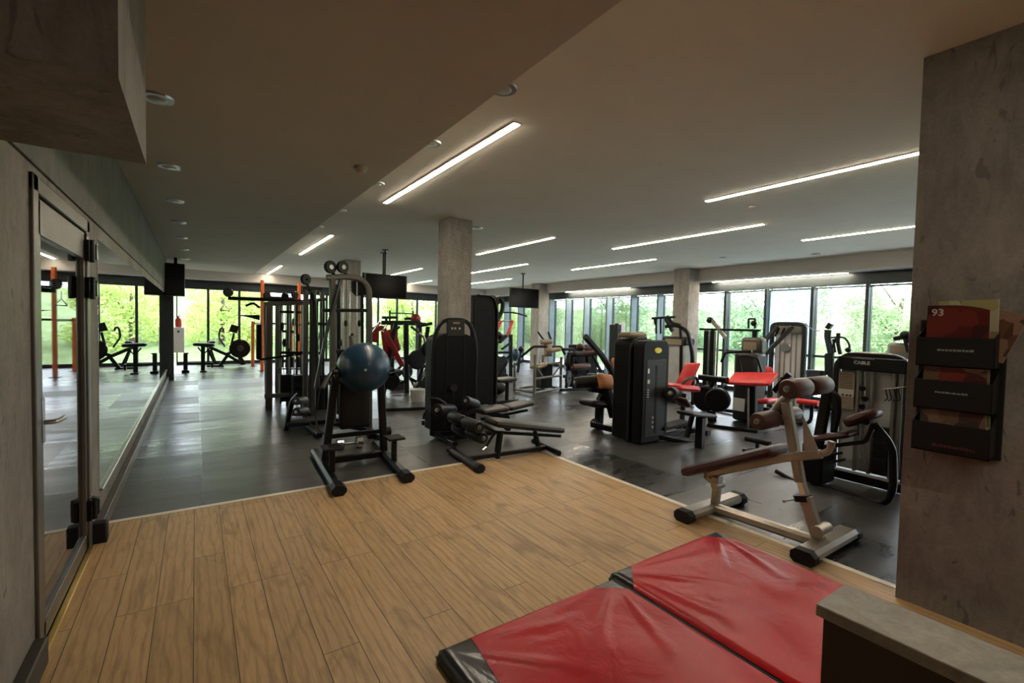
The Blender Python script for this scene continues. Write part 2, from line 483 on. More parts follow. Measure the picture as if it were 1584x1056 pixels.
    def build(self, name, mat, parent=None, bevel=0.0, smooth=40, label=None):
        bm = self.bm
        off = parent_world(parent) if parent is not None else Vector((0, 0, 0))
        if off.length: bmesh.ops.translate(bm, verts=bm.verts, vec=-off)
        bmesh.ops.recalc_face_normals(bm, faces=bm.faces)
        me = bpy.data.meshes.new(name)
        bm.to_mesh(me); bm.free()
        if smooth:
            me.shade_smooth(); me.set_sharp_from_angle(angle=math.radians(smooth))
        mt = M[mat] if isinstance(mat, str) else mat
        me.materials.append(mt)
        o = bpy.data.objects.new(name, me); col.objects.link(o)
        if parent is not None: o.parent = parent
        if bevel:
            bv = o.modifiers.new('bevel', 'BEVEL'); bv.width = bevel; bv.segments = 2; bv.limit_method = 'ANGLE'
            bv.angle_limit = math.radians(50)
        if label: o['label'] = label
        return o
def parent_world(p):
    v = Vector((0, 0, 0))
    while p is not None:
        v += p.location; p = p.parent
    return v
def thing(name, label, cat, loc=(0, 0, 0), group=None):
    o = bpy.data.objects.new(name, None); col.objects.link(o)
    o.empty_display_size = 0.2
    o.location = Vector(loc); o['label'] = label; o['category'] = cat
    if group: o['group'] = group
    return o
def tag(o, label, cat, group=None):
    o['label'] = label; o['category'] = cat
    if group: o['group'] = group
    return o
def struct(o, label=None):
    o['kind'] = 'structure'
    if label: o['label'] = label
    return o
def dup(root, loc, label=None):
    r = root.copy(); col.objects.link(r); r.location = Vector(loc)
    if label: r['label'] = label
    for ch in list(root.children):
        c = ch.copy(); col.objects.link(c); c.parent = r
        for g in ch.children:
            d = g.copy(); col.objects.link(d); d.parent = c
    return r
def text_mesh(name, body, size, M4, mat, parent, extrude=0.0006, bold=0.0):
    cu = bpy.data.curves.new(name, 'FONT'); cu.body = body; cu.size = size; cu.extrude = extrude
    cu.align_x = 'CENTER'; cu.align_y = 'CENTER'; cu.resolution_u = 2; cu.offset = bold
    tmp = bpy.data.objects.new('tmp', cu); col.objects.link(tmp)
    dg = bpy.context.evaluated_depsgraph_get()
    me = bpy.data.meshes.new_from_object(tmp.evaluated_get(dg))
    bpy.data.objects.remove(tmp); bpy.data.curves.remove(cu)
    me.name = name
    me.transform(M4)
    off = parent_world(parent)
    me.transform(Matrix.Translation(-off))
    me.materials.clear(); me.materials.append(M[mat])
    o = bpy.data.objects.new(name, me); col.objects.link(o); o.parent = parent
    return o
def facing(origin, right, up):
    r, u = Vector(right).normalized(), Vector(up).normalized(); n = r.cross(u)
    return Matrix.Translation(Vector(origin)) @ Matrix((r, u, n)).transposed().to_4x4()
# ================================================================ the setting
XL, XR, YF, YB = -0.57, 11.0, 18.0, -3.2       # left wall, right glazing, far glazing, wall behind
ZC, ZS = 3.0, 2.84                             # main ceiling, lowered ceiling
struct(B().box((XL - 0.3, YB - 0.2, -0.12), (XR + 0.15, YF + 0.15, 0.0)).build('floor', 'rubber_floor'), 'dark grey rubber tile floor')
struct(B().box((XL, YB, 0.0), (3.38, 4.33, 0.008)).build('floor_wood', 'wood'), 'light oak plank floor')
b = B(); b.box((XL, 4.33, 0.0), (3.43, 4.38, 0.012)); struct(b.build('trim_1', 'white_trim', bevel=0.002), 'pale edging strip across the end of the oak floor')
b = B(); b.box((3.38, 0.9, 0.0), (3.43, 4.33, 0.012)); struct(b.build('trim_2', 'white_trim', bevel=0.002), 'pale edging strip along the right side of the oak floor')
struct(B().box((XL - 0.3, YB - 0.2, ZC), (XR + 0.15, YF + 0.15, ZC + 0.2)).build('ceiling', 'ceiling'))
# recesses are not cut: the lowered ceiling is a slab below the main one
struct(B().box((XL, YB, ZS), (1.45, 15.9, ZC)).build('ceiling_lowered', 'soffit'), 'lowered ceiling along the left wall')
# left wall: around the door opening and the mirror
b = B()
DY0, DY1, DH = 2.74, 3.98, 2.09
b.box((XL - 0.2, YB, 0), (XL, DY0, ZC))
b.box((XL - 0.2, DY0, DH), (XL, DY1, ZC))
b.box((XL - 0.2, DY1, 0), (XL, 13.6, 2.13))
struct(b.build('wall_left', 'concrete'))
b = B(); b.box((XL - 0.2, DY1, 2.13), (XL + 0.012, 13.6, ZC)); b.box((XL, 2.42, 2.13), (XL + 0.012, DY1, ZC))  # upper wall slab, darkened by colour to stand for shade
struct(b.build('wall_left_upper', 'concrete_shaded', bevel=0.003), 'upper wall above the door and the mirror, its shade painted into the plaster')
struct(B().box((XL - 0.2, 13.6, 0), (XL + 0.14, 13.85, 2.75)).build('trim_3', 'win_frame', bevel=0.006), 'dark upright at the far end of the mirror wall')
struct(B().box((XL - 0.25, 13.85, 0), (XL - 0.05, YF, ZC)).build('wall_left_far', 'white'), 'white wall beyond the mirror wall')
struct(B().box((XL - 0.3, YB - 0.2, 0), (XR + 0.15, YB, ZC)).build('wall_back', 'concrete'))
# mirror
mr = B().box((XL, 4.34, 0.27), (XL + 0.006, 13.55, 2.03)).build('trim_4', 'mirror', bevel=0.001); struct(mr, 'long wall mirror')
b = B(); b.bar([(XL + 0.012, 4.34, 0.26), (XL + 0.012, 13.55, 0.26)], 0.024, 0.016); struct(b.build('trim_5', 'steel'), 'metal ledge under the mirror')
b = B(); b.box((XL, 4.02, 0.0), (XL + 0.05, 13.6, 0.10)); struct(b.build('baseboard_left', 'frame_metal', bevel=0.006))
b = B(); b.box((XL, YB, 0.0), (XL + 0.045, 2.72, 0.12)); struct(b.build('baseboard_near', 'dark_paint', bevel=0.006), 'dark baseboard left of the door')
b = B(); b.box((XL, 3.98, 0.0), (XL + 0.085, 4.06, 0.14)); struct(b.build('trim_6', 'rubber', bevel=0.01), 'black end block of the baseboard beside the door')
b = B(); b.box((XL + 0.004, DY0 + 0.04, 0.008), (XL + 0.03, DY1 - 0.04, 0.022)); struct(b.build('trim_7', 'brass', bevel=0.002), 'thin brass threshold strip below the door')
# door with frame, leaf, glass, hinges, handle
b = B()
fw_ = 0.075
b.box((XL - 0.12, DY0, 0), (XL + 0.015, DY0 + fw_, DH)); b.box((XL - 0.12, DY1 - fw_, 0), (XL + 0.015, DY1, DH)); b.box((XL - 0.12, DY0, DH - fw_), (XL + 0.015, DY1, DH))
d = struct(b.build('door_1', 'frame_metal', bevel=0.006), 'dark framed glass door in the left wall')
b = B()
a0, a1, h0, h1 = DY0 + fw_ + 0.008, DY1 - fw_ - 0.008, 0.03, DH - fw_ - 0.008
st = 0.07
b.box((XL - 0.05, a0, h0), (XL + 0.004, a0 + st, h1)); b.box((XL - 0.05, a1 - 0.035, h0), (XL + 0.004, a1, h1))
b.box((XL - 0.05, a0, h1 - 0.16), (XL + 0.004, a1, h1)); b.box((XL - 0.05, a0, h0), (XL + 0.004, a1, h0 + 0.09))
b.build('door_leaf', 'frame_metal', d, bevel=0.004)
B().box((XL - 0.022, a0 + st, h0 + 0.09), (XL - 0.014, a1 - 0.035, h1 - 0.16)).build('door_glass', 'door_glass', d)
B().box((XL - 0.15, a0 - 0.02, 0.0), (XL - 0.13, a1 + 0.02, h1)).build('dark_backing', 'dark_paint', d)
for z in (1.90, 1.67, 0.27):
    b = B(); b.box((XL + 0.004, DY1 - 0.12, z - 0.065), (XL + 0.03, DY1 - 0.01, z + 0.065)); b.cyl((XL + 0.034, DY1 - 0.068, z - 0.07), (XL + 0.034, DY1 - 0.068, z + 0.07), 0.016)
    b.box((XL - 0.0, DY1 - 0.05, z - 0.05), (XL + 0.055, DY1 + 0.0, z + 0.05))
    b.build('hinge', 'blkgloss', d, bevel=0.004)
b = B(); b.box((XL + 0.004, a0 + 0.015, 0.93), (XL + 0.014, a0 + 0.055, 1.13)); b.tube([(XL + 0.0, a0 + 0.035, 1.02), (XL + 0.055, a0 + 0.035, 1.02), (XL + 0.055, a0 + 0.165, 1.015)], 0.0105, 0.025)
b.build('door_handle', 'steel', d, bevel=0.002)
# hanging concrete box over the entrance on the left
struct(B().box((XL, 1.56, 2.10), (-0.16, 2.36, ZS)).build('wall_bulkhead', 'concrete'), 'concrete bulkhead hanging from the lowered ceiling')
# columns
COLS = [(2.97, 5.98, 3.33, 6.36, 0), (3.02, 11.75, 3.40, 12.15, 0), (10.08, 7.10, 10.52, 7.55, 0), (10.10, 13.2, 10.56, 13.66, 0)]
for i, (x0, y0, x1, y1, _) in enumerate(COLS):
    struct(B().box((x0, y0, 0), (x1, y1, ZC)).build('wall_column', 'concrete_col', bevel=0.006), ('concrete column behind the black shrouded machine', 'distant concrete column behind the pulley tower', 'concrete column by the right glazing', 'far concrete column at the corner of the glazing')[i])
struct(B().box((3.28, -2.4, 0), (5.6, 0.9, ZC)).build('wall_right', 'concrete', bevel=0.004), 'broad concrete pier carrying the magazine rack')
# low wall in front of the pier
lw = B().box((1.43, -2.6, 0.0), (1.585, 0.545, 0.715)).build('wall_low', 'dark_paint'); struct(lw, 'dark low partition')
c = struct(B().box((1.415, -2.6, 0.717), (1.605, 0.56, 0.75)).build('trim_8', 'stone_top', bevel=0.003), 'grey stone coping of the low partition')
# bulkheads over the glazing
struct(B().box((10.45, YB, 2.70), (XR + 0.1, YF, ZC)).build('ceiling_beam_right', 'beam'), 'dropped beam over the right glazing')
struct(B().box((XL, 17.45, 2.70), (10.45, YF + 0.1, ZC)).build('ceiling_beam_far', 'beam'), 'dropped beam over the far glazing')
# ---- glazing
ZT = 2.44                                       # top of the panes; dark band above it
struct(B().box((XL, YF - 0.02, ZT), (XR, YF + 0.12, 2.70)).build('trim_9', 'win_frame', bevel=0.01), 'dark head band over the far windows')
struct(B().box((XR - 0.02, YB, ZT + 0.02), (XR + 0.12, YF, 2.70)).build('trim_10', 'win_frame', bevel=0.01), 'dark head band over the right windows')
xs = [-0.50, 0.34, 1.21, 2.10, 3.02, 3.98, 4.94, 5.90, 6.66, 7.51, 8.35, 9.2, 10.07, 10.95]
wn = 0
def window(p, q, axis, mat='glass', fin=0.10, fmat='win_frame', sill=0.10, ztop=ZT):
    """one glazed bay from p to q along an axis; its frame is the window, its pane a child"""
    global wn
    wn += 1
    b = B(); t = 0.035
    if axis == 'x':
        b.box((p, YF - 0.03, 0), (p + t, YF + 0.06, ztop)); b.box((q - t, YF - 0.03, 0), (q, YF + 0.06, ztop))
        b.box((p, YF - 0.03, 0), (q, YF + 0.06, sill)); b.box((p, YF - 0.02, ztop - 0.03), (q, YF + 0.05, ztop))
    else:
        b.box((XR - 0.03, p, 0), (XR + 0.06, p + t, ztop)); b.box((XR - 0.03, q - t, 0), (XR + 0.06, q, ztop))
        b.box((XR - 0.03, p, 0), (XR + 0.06, q, sill)); b.box((XR - 0.02, p, ztop - 0.03), (XR + 0.05, q, ztop))
    if axis == 'y' and p < 7.5: b.box((XR - 0.03, p, 0.95), (XR + 0.05, q, 1.0))
    wdw = struct(b.build('window_%d' % wn, fmat, bevel=0.004))
    b = B()
    if axis == 'x': b.box((p + t, YF + 0.01, sill), (q - t, YF + 0.02, ztop - 0.03))
    else: b.box((XR + 0.01, p + t, sill), (XR + 0.02, q - t, ztop - 0.03))
    b.build('pane', mat, wdw)
    return wdw
for a_, b_ in zip(xs, xs[1:]): window(a_, b_, 'x')
ys = [-2.2, -1.2, -0.2, 0.75, 1.72, 2.70, 3.66, 4.64, 5.62, 6.61, 7.58, 8.56, 9.52, 10.52, 11.55, 12.47, 13.4, 14.4, 15.4, 16.4, 17.4, 17.95]
for i, (a_, b_) in enumerate(zip(ys, ys[1:])):
    window(a_, b_, 'y', mat='glass_frost' if abs(a_ - 4.64) < 0.01 else 'glass', sill=0.10)
tn = 10
for y in ys[1:-1]:
    tn += 1
    b = B()
    dp = 0.26 if y > 7.6 else 0.14
    b.box((XR - dp, y - 0.03, 0), (XR - 0.03, y + 0.03, ZT + 0.02))
    struct(b.build('trim_%d' % tn, 'fin' if y > 7.6 else 'win_frame', bevel=0.004), 'upright fin between two right windows')
# ---- outside ground, banks, trees
struct(B().box((-30, YF + 0.15, -0.25), (45, 60, -0.13)).build('ground_far', 'paving'), 'pale paving outside the far windows')
struct(B().box((XR + 0.15, -30, -0.25), (45, YF + 0.15, -0.13)).build('ground_right', 'paving'), 'pale paving outside the right windows')
def bank(name, f, u0_, u1_, label):
    b = B(); bm = b.bm; nu, nv = 60, 16; g = []
    for i in range(nu + 1):
        row = []
        for j in range(nv + 1):
            u = u0_ + (u1_ - u0_) * i / nu; v = j / nv
            row.append(bm.verts.new(f(u, v, 0.5 * math.sin(u * 1.3 + 2 * v) + 0.35 * math.sin(u * 3.1) + random.uniform(-0.2, 0.2))))
        g.append(row)
    for i in range(nu):
        for j in range(nv): bm.faces.new((g[i][j], g[i + 1][j], g[i + 1][j + 1], g[i][j + 1]))
    struct(b.build(name, 'bank'), label)
bank('ground_bank_far', lambda u, v, h: Vector((u, 20.3 + 19 * v, -0.2 + 3.4 * v + 0.4 * h * min(1, v * 4))), -32, 45, 'grassy bank beyond the far windows')
bank('ground_bank_right', lambda u, v, h: Vector((14.2 + 18 * v, u, -0.2 + 3.4 * v + 0.4 * h * min(1, v * 4))), -30, 45, 'grassy bank beyond the right windows')
def crown_mesh(seed, n, R, H, z0, leaf):
    rnd = random.Random(seed); bm = bmesh.new()
    cl = []
    for k in range(26):
        a = rnd.uniform(0, 6.283); rr = R * math.sqrt(rnd.random()) * 0.8; zz = z0 + H * rnd.random()
        cl.append((Vector((rr * math.cos(a), rr * math.sin(a), zz)), R * rnd.uniform(0.28, 0.5)))
    for k in range(n):
        c, r = cl[k % len(cl)]
        d = Vector((rnd.gauss(0, 1), rnd.gauss(0, 1), rnd.gauss(0, 0.8))).normalized() * r * rnd.uniform(0.55, 1.05)
        p = c + d; s = leaf * rnd.uniform(0.6, 1.3)
        t = Vector((rnd.gauss(0, 1), rnd.gauss(0, 1), rnd.gauss(0, 1))).normalized(); q = t.orthogonal().normalized()
        vs = [bm.verts.new(p + t * s), bm.verts.new(p + q * s * 0.5), bm.verts.new(p - t * s), bm.verts.new(p - q * s * 0.5)]
        bm.faces.new(vs)
    me = bpy.data.meshes.new('crown'); bm.to_mesh(me); bm.free()
    return me
crowns = [crown_mesh(11, 8000, 1.95, 2.9, 0.45, 0.085), crown_mesh(12, 8000, 1.9, 3.1, 0.4, 0.075), crown_mesh(13, 8000, 2.0, 2.8, 0.4, 0.09)]
for me, k in zip(crowns, 'acb'): me.materials.append(M['leaf_' + k])
def trunk_bm(x, y, rnd):
    b = B(); h = 2.6
    pts = [(x, y, -0.2), (x + rnd.uniform(-.1, .1), y + rnd.uniform(-.1, .1), 1.4), (x + rnd.uniform(-.25, .25), y, h)]
    b.tube(pts, [0.12, 0.05], 0.6, seg=8)
    for k in range(3):
        a = rnd.uniform(0, 6.28); z = rnd.uniform(1.0, 2.6)
        b.tube([(x, y, z), (x + 0.8 * math.cos(a), y + 0.8 * math.sin(a), z + 0.9), (x + 1.3 * math.cos(a), y + 1.3 * math.sin(a), z + 1.3)], [0.03, 0.008], 0.3, seg=6)
    return b
rnd = random.Random(5)
spots = [(-3.6 + 4.3 * i + rnd.uniform(-.4, .4), 22.6 + (i % 2) * 1.0, 0) for i in range(6)] + [(18.2 + (i % 2) * 0.0 + rnd.uniform(-.3, .3), 1.0 + 4.2 * i, 1) for i in range(5)] + [(22.5, 21.5, 2)]
TREELAB = ['leftmost yellow-green tree outside the far windows, reflected in the mirror', 'yellow-green tree outside the far windows behind the exercise bike', 'yellow-green tree outside the far windows behind the multi gym',
 'yellow-green tree outside the far windows left of the front column', 'yellow-green tree outside the far windows right of the front column', 'rightmost yellow-green tree outside the far windows',
 'nearest green tree outside the right windows, next to the concrete pier', 'green tree outside the right windows behind the tall lat frame', 'green tree outside the right windows beside the right column',
 'green tree outside the right windows between the two right columns', 'farthest green tree outside the right windows', 'bushy tree beyond the corner where the two window walls meet']
for i, (x, y, sd) in enumerate(spots):
    t = thing('tree', TREELAB[i], 'tree', (x, y, -0.13), ['trees outside the far windows', 'trees outside the right windows', 'trees outside the far windows'][sd])
    trunk_bm(x, y, rnd).build('trunk', 'bark', t)
    vi = [0, 0, 1][i % 3] if sd == 0 else [2, 1, 2][i % 3]
    me = crowns[vi]
    o = bpy.data.objects.new('crown', me); col.objects.link(o); o.parent = t
    o.rotation_euler = (0, 0, rnd.uniform(0, 6.28)); o.scale = (0.95, 0.95, rnd.uniform(0.86, 0.98))

# ---- ceiling lamps
def strip(x, y0, y1, z, label, wd=0.048):
    t = thing('strip_light', label, 'light', (x, (y0 + y1) / 2, z), 'strip lights recessed in the ceiling')
    b = B()
    h = wd / 2
    b.box((x - h - 0.012, y0 - 0.012, z - 0.008), (x - h, y1 + 0.012, z)); b.box((x + h, y0 - 0.012, z - 0.008), (x + h + 0.012, y1 + 0.012, z))
    b.box((x - h, y0 - 0.012, z - 0.008), (x + h, y0, z)); b.box((x - h, y1, z - 0.008), (x + h, y1 + 0.012, z))
    b.build('housing', 'white', t)
    B().box((x - h, y0, z - 0.013), (x + h, y1, z - 0.001)).build('diffuser', 'strip', t)
rowsL = [
 (1.98, 2.91, 5.80, 'long strip light nearest the camera, beside the lowered ceiling edge'),
 (1.98, 8.61, 11.57, 'strip light beside the lowered ceiling edge, second in its row'),
 (1.98, 14.44, 17.35, 'strip light at the far end of the row beside the lowered ceiling'),
 (4.95, 1.20, 3.29, 'long bright strip light cut off by the concrete pier'),
 (5.03, 6.21, 8.80, 'strip light just right of the front concrete column, nearest of three there'),
 (5.16, 12.1, 14.9, 'strip light above the hanging screen left of the column'),
 (6.62, 3.50, 6.35, 'long strip light above the middle of the right half'),
 (6.72, 9.30, 12.2, 'middle one of the three strip lights right of the front column'),
 (6.90, 15.3, 17.35, 'small far strip light just left of the front column'),
 (8.27, 0.8, 3.72, 'strip light touching the concrete pier, lower of the two there'),
 (8.28, 6.69, 9.40, 'strip light in front of the right beam, left of the long middle one'),
 (8.48, 12.6, 15.3, 'farthest small strip light right of the front column'),
 (1.98, -2.9, 0.0, 'strip light behind the viewpoint over the oak floor'),
 (4.95, -2.9, 0.6, 'strip light hidden above the concrete pier'),
]
for x, y0, y1, lb in rowsL: strip(x, y0, y1, ZC, lb)
strip(10.85, 4.0, 6.95, 2.70, 'strip light under the right dropped beam, long one near the pier', 0.08)
strip(10.85, 9.7, 12.6, 2.70, 'strip light under the right dropped beam, between the two far columns', 0.08)
strip(10.85, -1.5, 1.6, 2.70, 'strip light under the right dropped beam hidden by the pier', 0.08)
def downlight(x, y, z, label, r=0.075, grp='round downlights in the lowered ceiling'):
    t = thing('downlight', label, 'light', (x, y, z), grp)
    B().lathe((x, y, z - 0.014), (x, y, z - 0.0005), [(0, r * 0.78), (0.0, r * 0.98), (0.55, r), (1, r * 1.04), (1, r * 0.8)], 28).build('ring', 'steel', t)
    B().lathe((x, y, z - 0.022), (x, y, z - 0.001), [(0, r * 0.42), (0.1, r * 0.5), (0.6, r * 0.72), (1, r * 0.76)], 24).build('lamp', 'panel_grey', t)
ords = ['nearest', 'second', 'third', 'fourth', 'fifth', 'sixth', 'seventh']
for i, y in enumerate((3.63, 5.19, 6.67, 8.12, 9.66, 11.27, 13.05)):
    downlight(-0.19, y, ZS, ords[i] + ' round downlight from the front in the row along the left wall', 0.085)
for i, y in enumerate((2.54, 3.65, 5.06, 6.60, 7.95)):
    downlight(1.62, y, ZC, ords[i] + ' round downlight in the row beside the lowered ceiling edge', 0.085, 'round downlights beside the ceiling step')
downlight(9.1, 5.63, ZC, 'round downlight in front of the right beam, left one', 0.075, 'round downlights by the right beam')
downlight(9.9, 4.2, ZC, 'round downlight in front of the right beam, right one', 0.075, 'round downlights by the right beam')
downlight(3.64, 6.38, ZC, 'round downlight at the right of the front column top', 0.08, 'round downlights by the right beam')
t = B().lathe((1.19, 4.14, ZS - 0.06), (1.19, 4.14, ZS), [(0, 0.02), (0.1, 0.035), (0.5, 0.045), (0.55, 0.055), (1, 0.055)], 20).build('smoke_detector', 'soffit'); tag(t, 'small round detector on the lowered ceiling', 'smoke detector')
t = B().lathe((5.6, 3.1, ZC - 0.03), (5.6, 3.1, ZC), [(0, 0.015), (0.3, 0.04), (1, 0.05)], 20).build('smoke_detector', 'ceiling'); tag(t, 'small round detector on the main ceiling between two long strip lights', 'smoke detector')
# ================================================================ near objects
# ---- folding gym mat: two hinged panels, red covers with black corner patches
def mat_panel(x0, x1, y0, y1, root, seed, cuts):
    T = 0.075
    rnd = random.Random(seed)
    wr = [(rnd.uniform(0, math.pi), rnd.uniform(9, 16), rnd.uniform(0, 6), rnd.uniform(0.0008, 0.0018)) for _ in range(5)]
    def zf(x, y, lift=0.0):
        d = min(x - x0, x1 - x, y - y0, y1 - y); e = min(1, max(0, d) / 0.045)
        z = T * (0.42 + 0.58 * math.sqrt(max(0, 1 - (1 - e) ** 2)))
        if e >= 1:
            f = min(1, (d - 0.045) / 0.12)
            for a, k, ph, am in wr: z += am * f * math.sin(k * (x * math.cos(a) + y * math.sin(a)) + ph + 1.6 * math.sin(2.1 * x + 1.3 * y))
            # folds fanning from the far corners
            for (cx, cy) in ((x0 + 0.05, y1 - 0.05), (x1 - 0.05, y1 - 0.05)):
                dx, dy = x - cx, y - cy; r = math.hypot(dx, dy)
                if r > 1e-3: z += 0.011 * f * math.exp(-((r - 0.28) / 0.28) ** 2) * max(0, math.sin(11 * math.atan2(dy, dx) + 1.3 * seed)) ** 3
            z += 0.010 * f * math.sin(math.pi * (x - x0) / (x1 - x0)) * math.sin(math.pi * (y - y0) / (y1 - y0))
        return z + lift
    def grid(lift, cutting):
        b = B(); bm = b.bm
        nx, ny = 84, 92
        g = [[bm.verts.new((x0 + (x1 - x0) * i / nx, y0 + (y1 - y0) * j / ny, 0)) for j in range(ny + 1)] for i in range(nx + 1)]
        for i in range(nx):
            for j in range(ny): bm.faces.new((g[i][j], g[i + 1][j], g[i + 1][j + 1], g[i][j + 1]))
        if cutting:
            for co, no in cuts:
                geom = bm.verts[:] + bm.edges[:] + bm.faces[:]
                bmesh.ops.bisect_plane(bm, geom=geom, plane_co=Vector(co), plane_no=Vector(no), clear_outer=True)
        for v in bm.verts: v.co.z = zf(v.co.x, v.co.y, lift)
        return b
    b = grid(0.0, False)
    # sides and underside
    b.box((x0 + 0.004, y0 + 0.004, 0.009), (x1 - 0.004, y1 - 0.004, T * 0.45))
    core = b.build('panel', 'mat_black', root, smooth=60)
    grid(0.0022, True).build('red_cover', 'mat_red', core, smooth=70)
    # fold-over edge of the red cover down the far and right sides
    return core
gm = thing('gym_mat', 'large red folding gym mat with black corners lying on the oak floor', 'gym mat', (1.98, 1.2, 0.009))
mx0, mxm, mx1, my0, my1 = 0.87, 1.985, 3.06, 0.62, 1.875
mat_panel(mx0, mxm - 0.006, my0, my1 - 0.05, gm, 3, [((mx0 + 0.165, my1 - 0.05, 0), (-1, 0.12, 0)), ((mxm - 0.24, my1 - 0.05, 0), (0.55, 0.8, 0))])
mat_panel(mxm + 0.006, mx1, my0, my1, gm, 8, [((mxm + 0.20, my1, 0), (-0.70, 0.70, 0)), ((mx1 - 0.19, my1, 0), (0.75, 0.7, 0)), ((mxm + 0.014, my1, 0), (-1, 0, 0))])
b = B(); b.bar([(mxm, my0, 0.05), (mxm, my1 - 0.06, 0.05)], 0.02, 0.012); b.build('hinge_strip', 'rubber', gm)
# ---- silver abdominal bench with maroon pads
def P3(px, py, x=3.47): return onX(px, py, x)
ab = thing('abdominal_bench', 'silver decline sit-up bench with maroon pad and rollers beside the red mat', 'exercise bench', (3.5, 1.75, 0))
b = B(); b.bar([(3.15, 2.17, 0.06), (3.84, 2.17, 0.06)], 0.13, 0.075, ch=0.3); b.bar([(3.26, 1.36, 0.06), (3.90, 1.36, 0.06)], 0.14, 0.075, ch=0.3)
b.bar([(3.47, 2.12, 0.06), (3.52, 1.38, 0.06)], 0.07, 0.075, ch=0.28)
base = b.build('base_frame', 'silver', ab, bevel=0.004)
for (x, y) in ((3.13, 2.17), (3.86, 2.17), (3.24, 1.36), (3.92, 1.36)):
    s = 0.035
    b = B(); b.bar([(x - s, y, 0.05), (x + s, y, 0.05)], 0.15, 0.098, ch=0.3); b.build('end_cap', 'rubber', ab, bevel=0.004)
pa, pb = P3(1092, 727), P3(1213, 700)
pa, pb = Vector((3.47, pa.y, pa.z)), Vector((3.47, pb.y, pb.z))
hook = P3(1270, 702)
b = B(); b.bar([pa - Vector((0, 0, 0.035)), pb - Vector((0, 0, 0.035)), hook], 0.05, 0.06, 0.05)
b.tube([hook, hook + Vector((0, -0.05, 0.03)), hook + Vector((0, -0.06, 0.10))], 0.022, 0.03)
b.prism([P3(1241, 640), P3(1268, 700), P3(1243, 706)], (0.008, 0, 0))
b.build('seat_beam', 'silver', ab, bevel=0.003)
b = B(); rp = P3(1102, 738)
b.bar([(3.47, 2.13, 0.09), (3.47, 2.12, 0.24)], 0.06, 0.06); b.bar([(3.47, 2.115, 0.24), (3.47, pa.y - 0.10, pa.z - 0.02)], 0.09, 0.06); b.bar([(3.47, 2.115, 0.25), (3.47, pa.y + 0.0, pa.z - 0.04)], 0.05, 0.05)
b.cyl((3.42, 2.115, 0.25), (3.535, 2.115, 0.25), 0.032); b.build('rear_post', 'silver', ab, bevel=0.004)
b = B(); b.pad(P3(1073, 735, 3.47), P3(1211, 704, 3.47), 0.34, 0.085, side=(1, 0, 0), rnd=0.2); b.build('seat_pad', 'maroon', ab)
lo_, mi_, hi_ = P3(1267, 836, 3.5), P3(1246, 768, 3.5), P3(1216, 622, 3.5)
b = B(); b.bar([(3.5, 1.37, 0.09), lo_], 0.09, 0.12); b.cyl((3.43, 1.37, 0.16), (3.58, 1.37, 0.16), 0.04); b.bar([lo_, mi_], 0.075, 0.075); b.build('front_sleeve', 'silver', ab, bevel=0.003)
b = B(); b.bar([mi_, P3(1233, 722, 3.5)], 0.05, 0.05); b.build('telescopic_tube', 'chrome', ab)
b = B(); kn = P3(1243, 770, 3.5); b.bar([kn + Vector((0, 0, -0.02)), kn + Vector((0, 0.01, 0.02))], 0.095, 0.095); b.build('clamp_collar', 'blk', ab)
kq = P3(1213, 775, 3.5)
b = B(); b.cyl(kn, kq, 0.005); b.sphere(kq, 0.011, 12); b.build('locking_pin', 'steel', ab)
b = B(); b.bar([P3(1238, 745, 3.5), hi_], 0.062, 0.062); b.tube([hi_, P3(1222, 606, 3.5), P3(1228, 598, 3.5)], 0.026, 0.03)
b.tube([P3(1226, 607, 3.5), P3(1205, 625, 3.5), P3(1196, 640, 3.5), P3(1200, 650, 3.5)], 0.030, 0.06)
b.build('upright', 'silver', ab, bevel=0.003)
def roller(parent, a, bb, r, mat='maroon2', cap='steel'):
    a, bb = Vector(a), Vector(bb)
    o = B().lathe(a, bb, [(0, r * 0.55), (0, r * 0.88), (0.07, r), (0.93, r), (1, r * 0.88), (1, r * 0.55)], 28).build('roller', mat, parent)
    d = (bb - a).normalized()
    for e, dd in ((a, d), (bb, -d)):
        B().lathe(e - dd * 0.02, e + dd * 0.02, [(0, r * 0.12), (0.1, r * 0.30), (0.5, r * 0.36), (1, r * 0.36)], 20).build('roller_cap', cap, o)
    return o
u1 = P3(1249, 598, 3.5)
for xa, xb in ((3.22, 3.47), (3.53, 3.78)): roller(ab, (xa, u1.y, u1.z), (xb, u1.y, u1.z), 0.066)
l1 = P3(1203, 646, 3.5)
for xa, xb in ((3.22, 3.46), (3.54, 3.78)): roller(ab, (xa, l1.y, l1.z), (xb, l1.y, l1.z), 0.062)
b = B(); b.cyl((3.20, u1.y, u1.z), (3.80, u1.y, u1.z), 0.016); b.cyl((3.20, l1.y, l1.z), (3.80, l1.y, l1.z), 0.016); b.build('roller_bar', 'steel', ab)
hx = 3.80
h1_, h2_ = onX(1172, 682, hx), onX(1171, 700, hx)
b = B(); b.cyl(h1_ + Vector((0, 0.10, 0)), h1_ - Vector((0, 0.10, 0)), 0.021); b.build('grip', 'rubber', ab)
b = B(); b.bar([h1_, h2_, Vector((3.62, h2_.y - 0.06, pb.z - 0.06)), Vector((3.49, h2_.y - 0.06, pb.z - 0.06))], 0.025, 0.025, 0.05); b.build('grip_bracket', 'blk', ab)

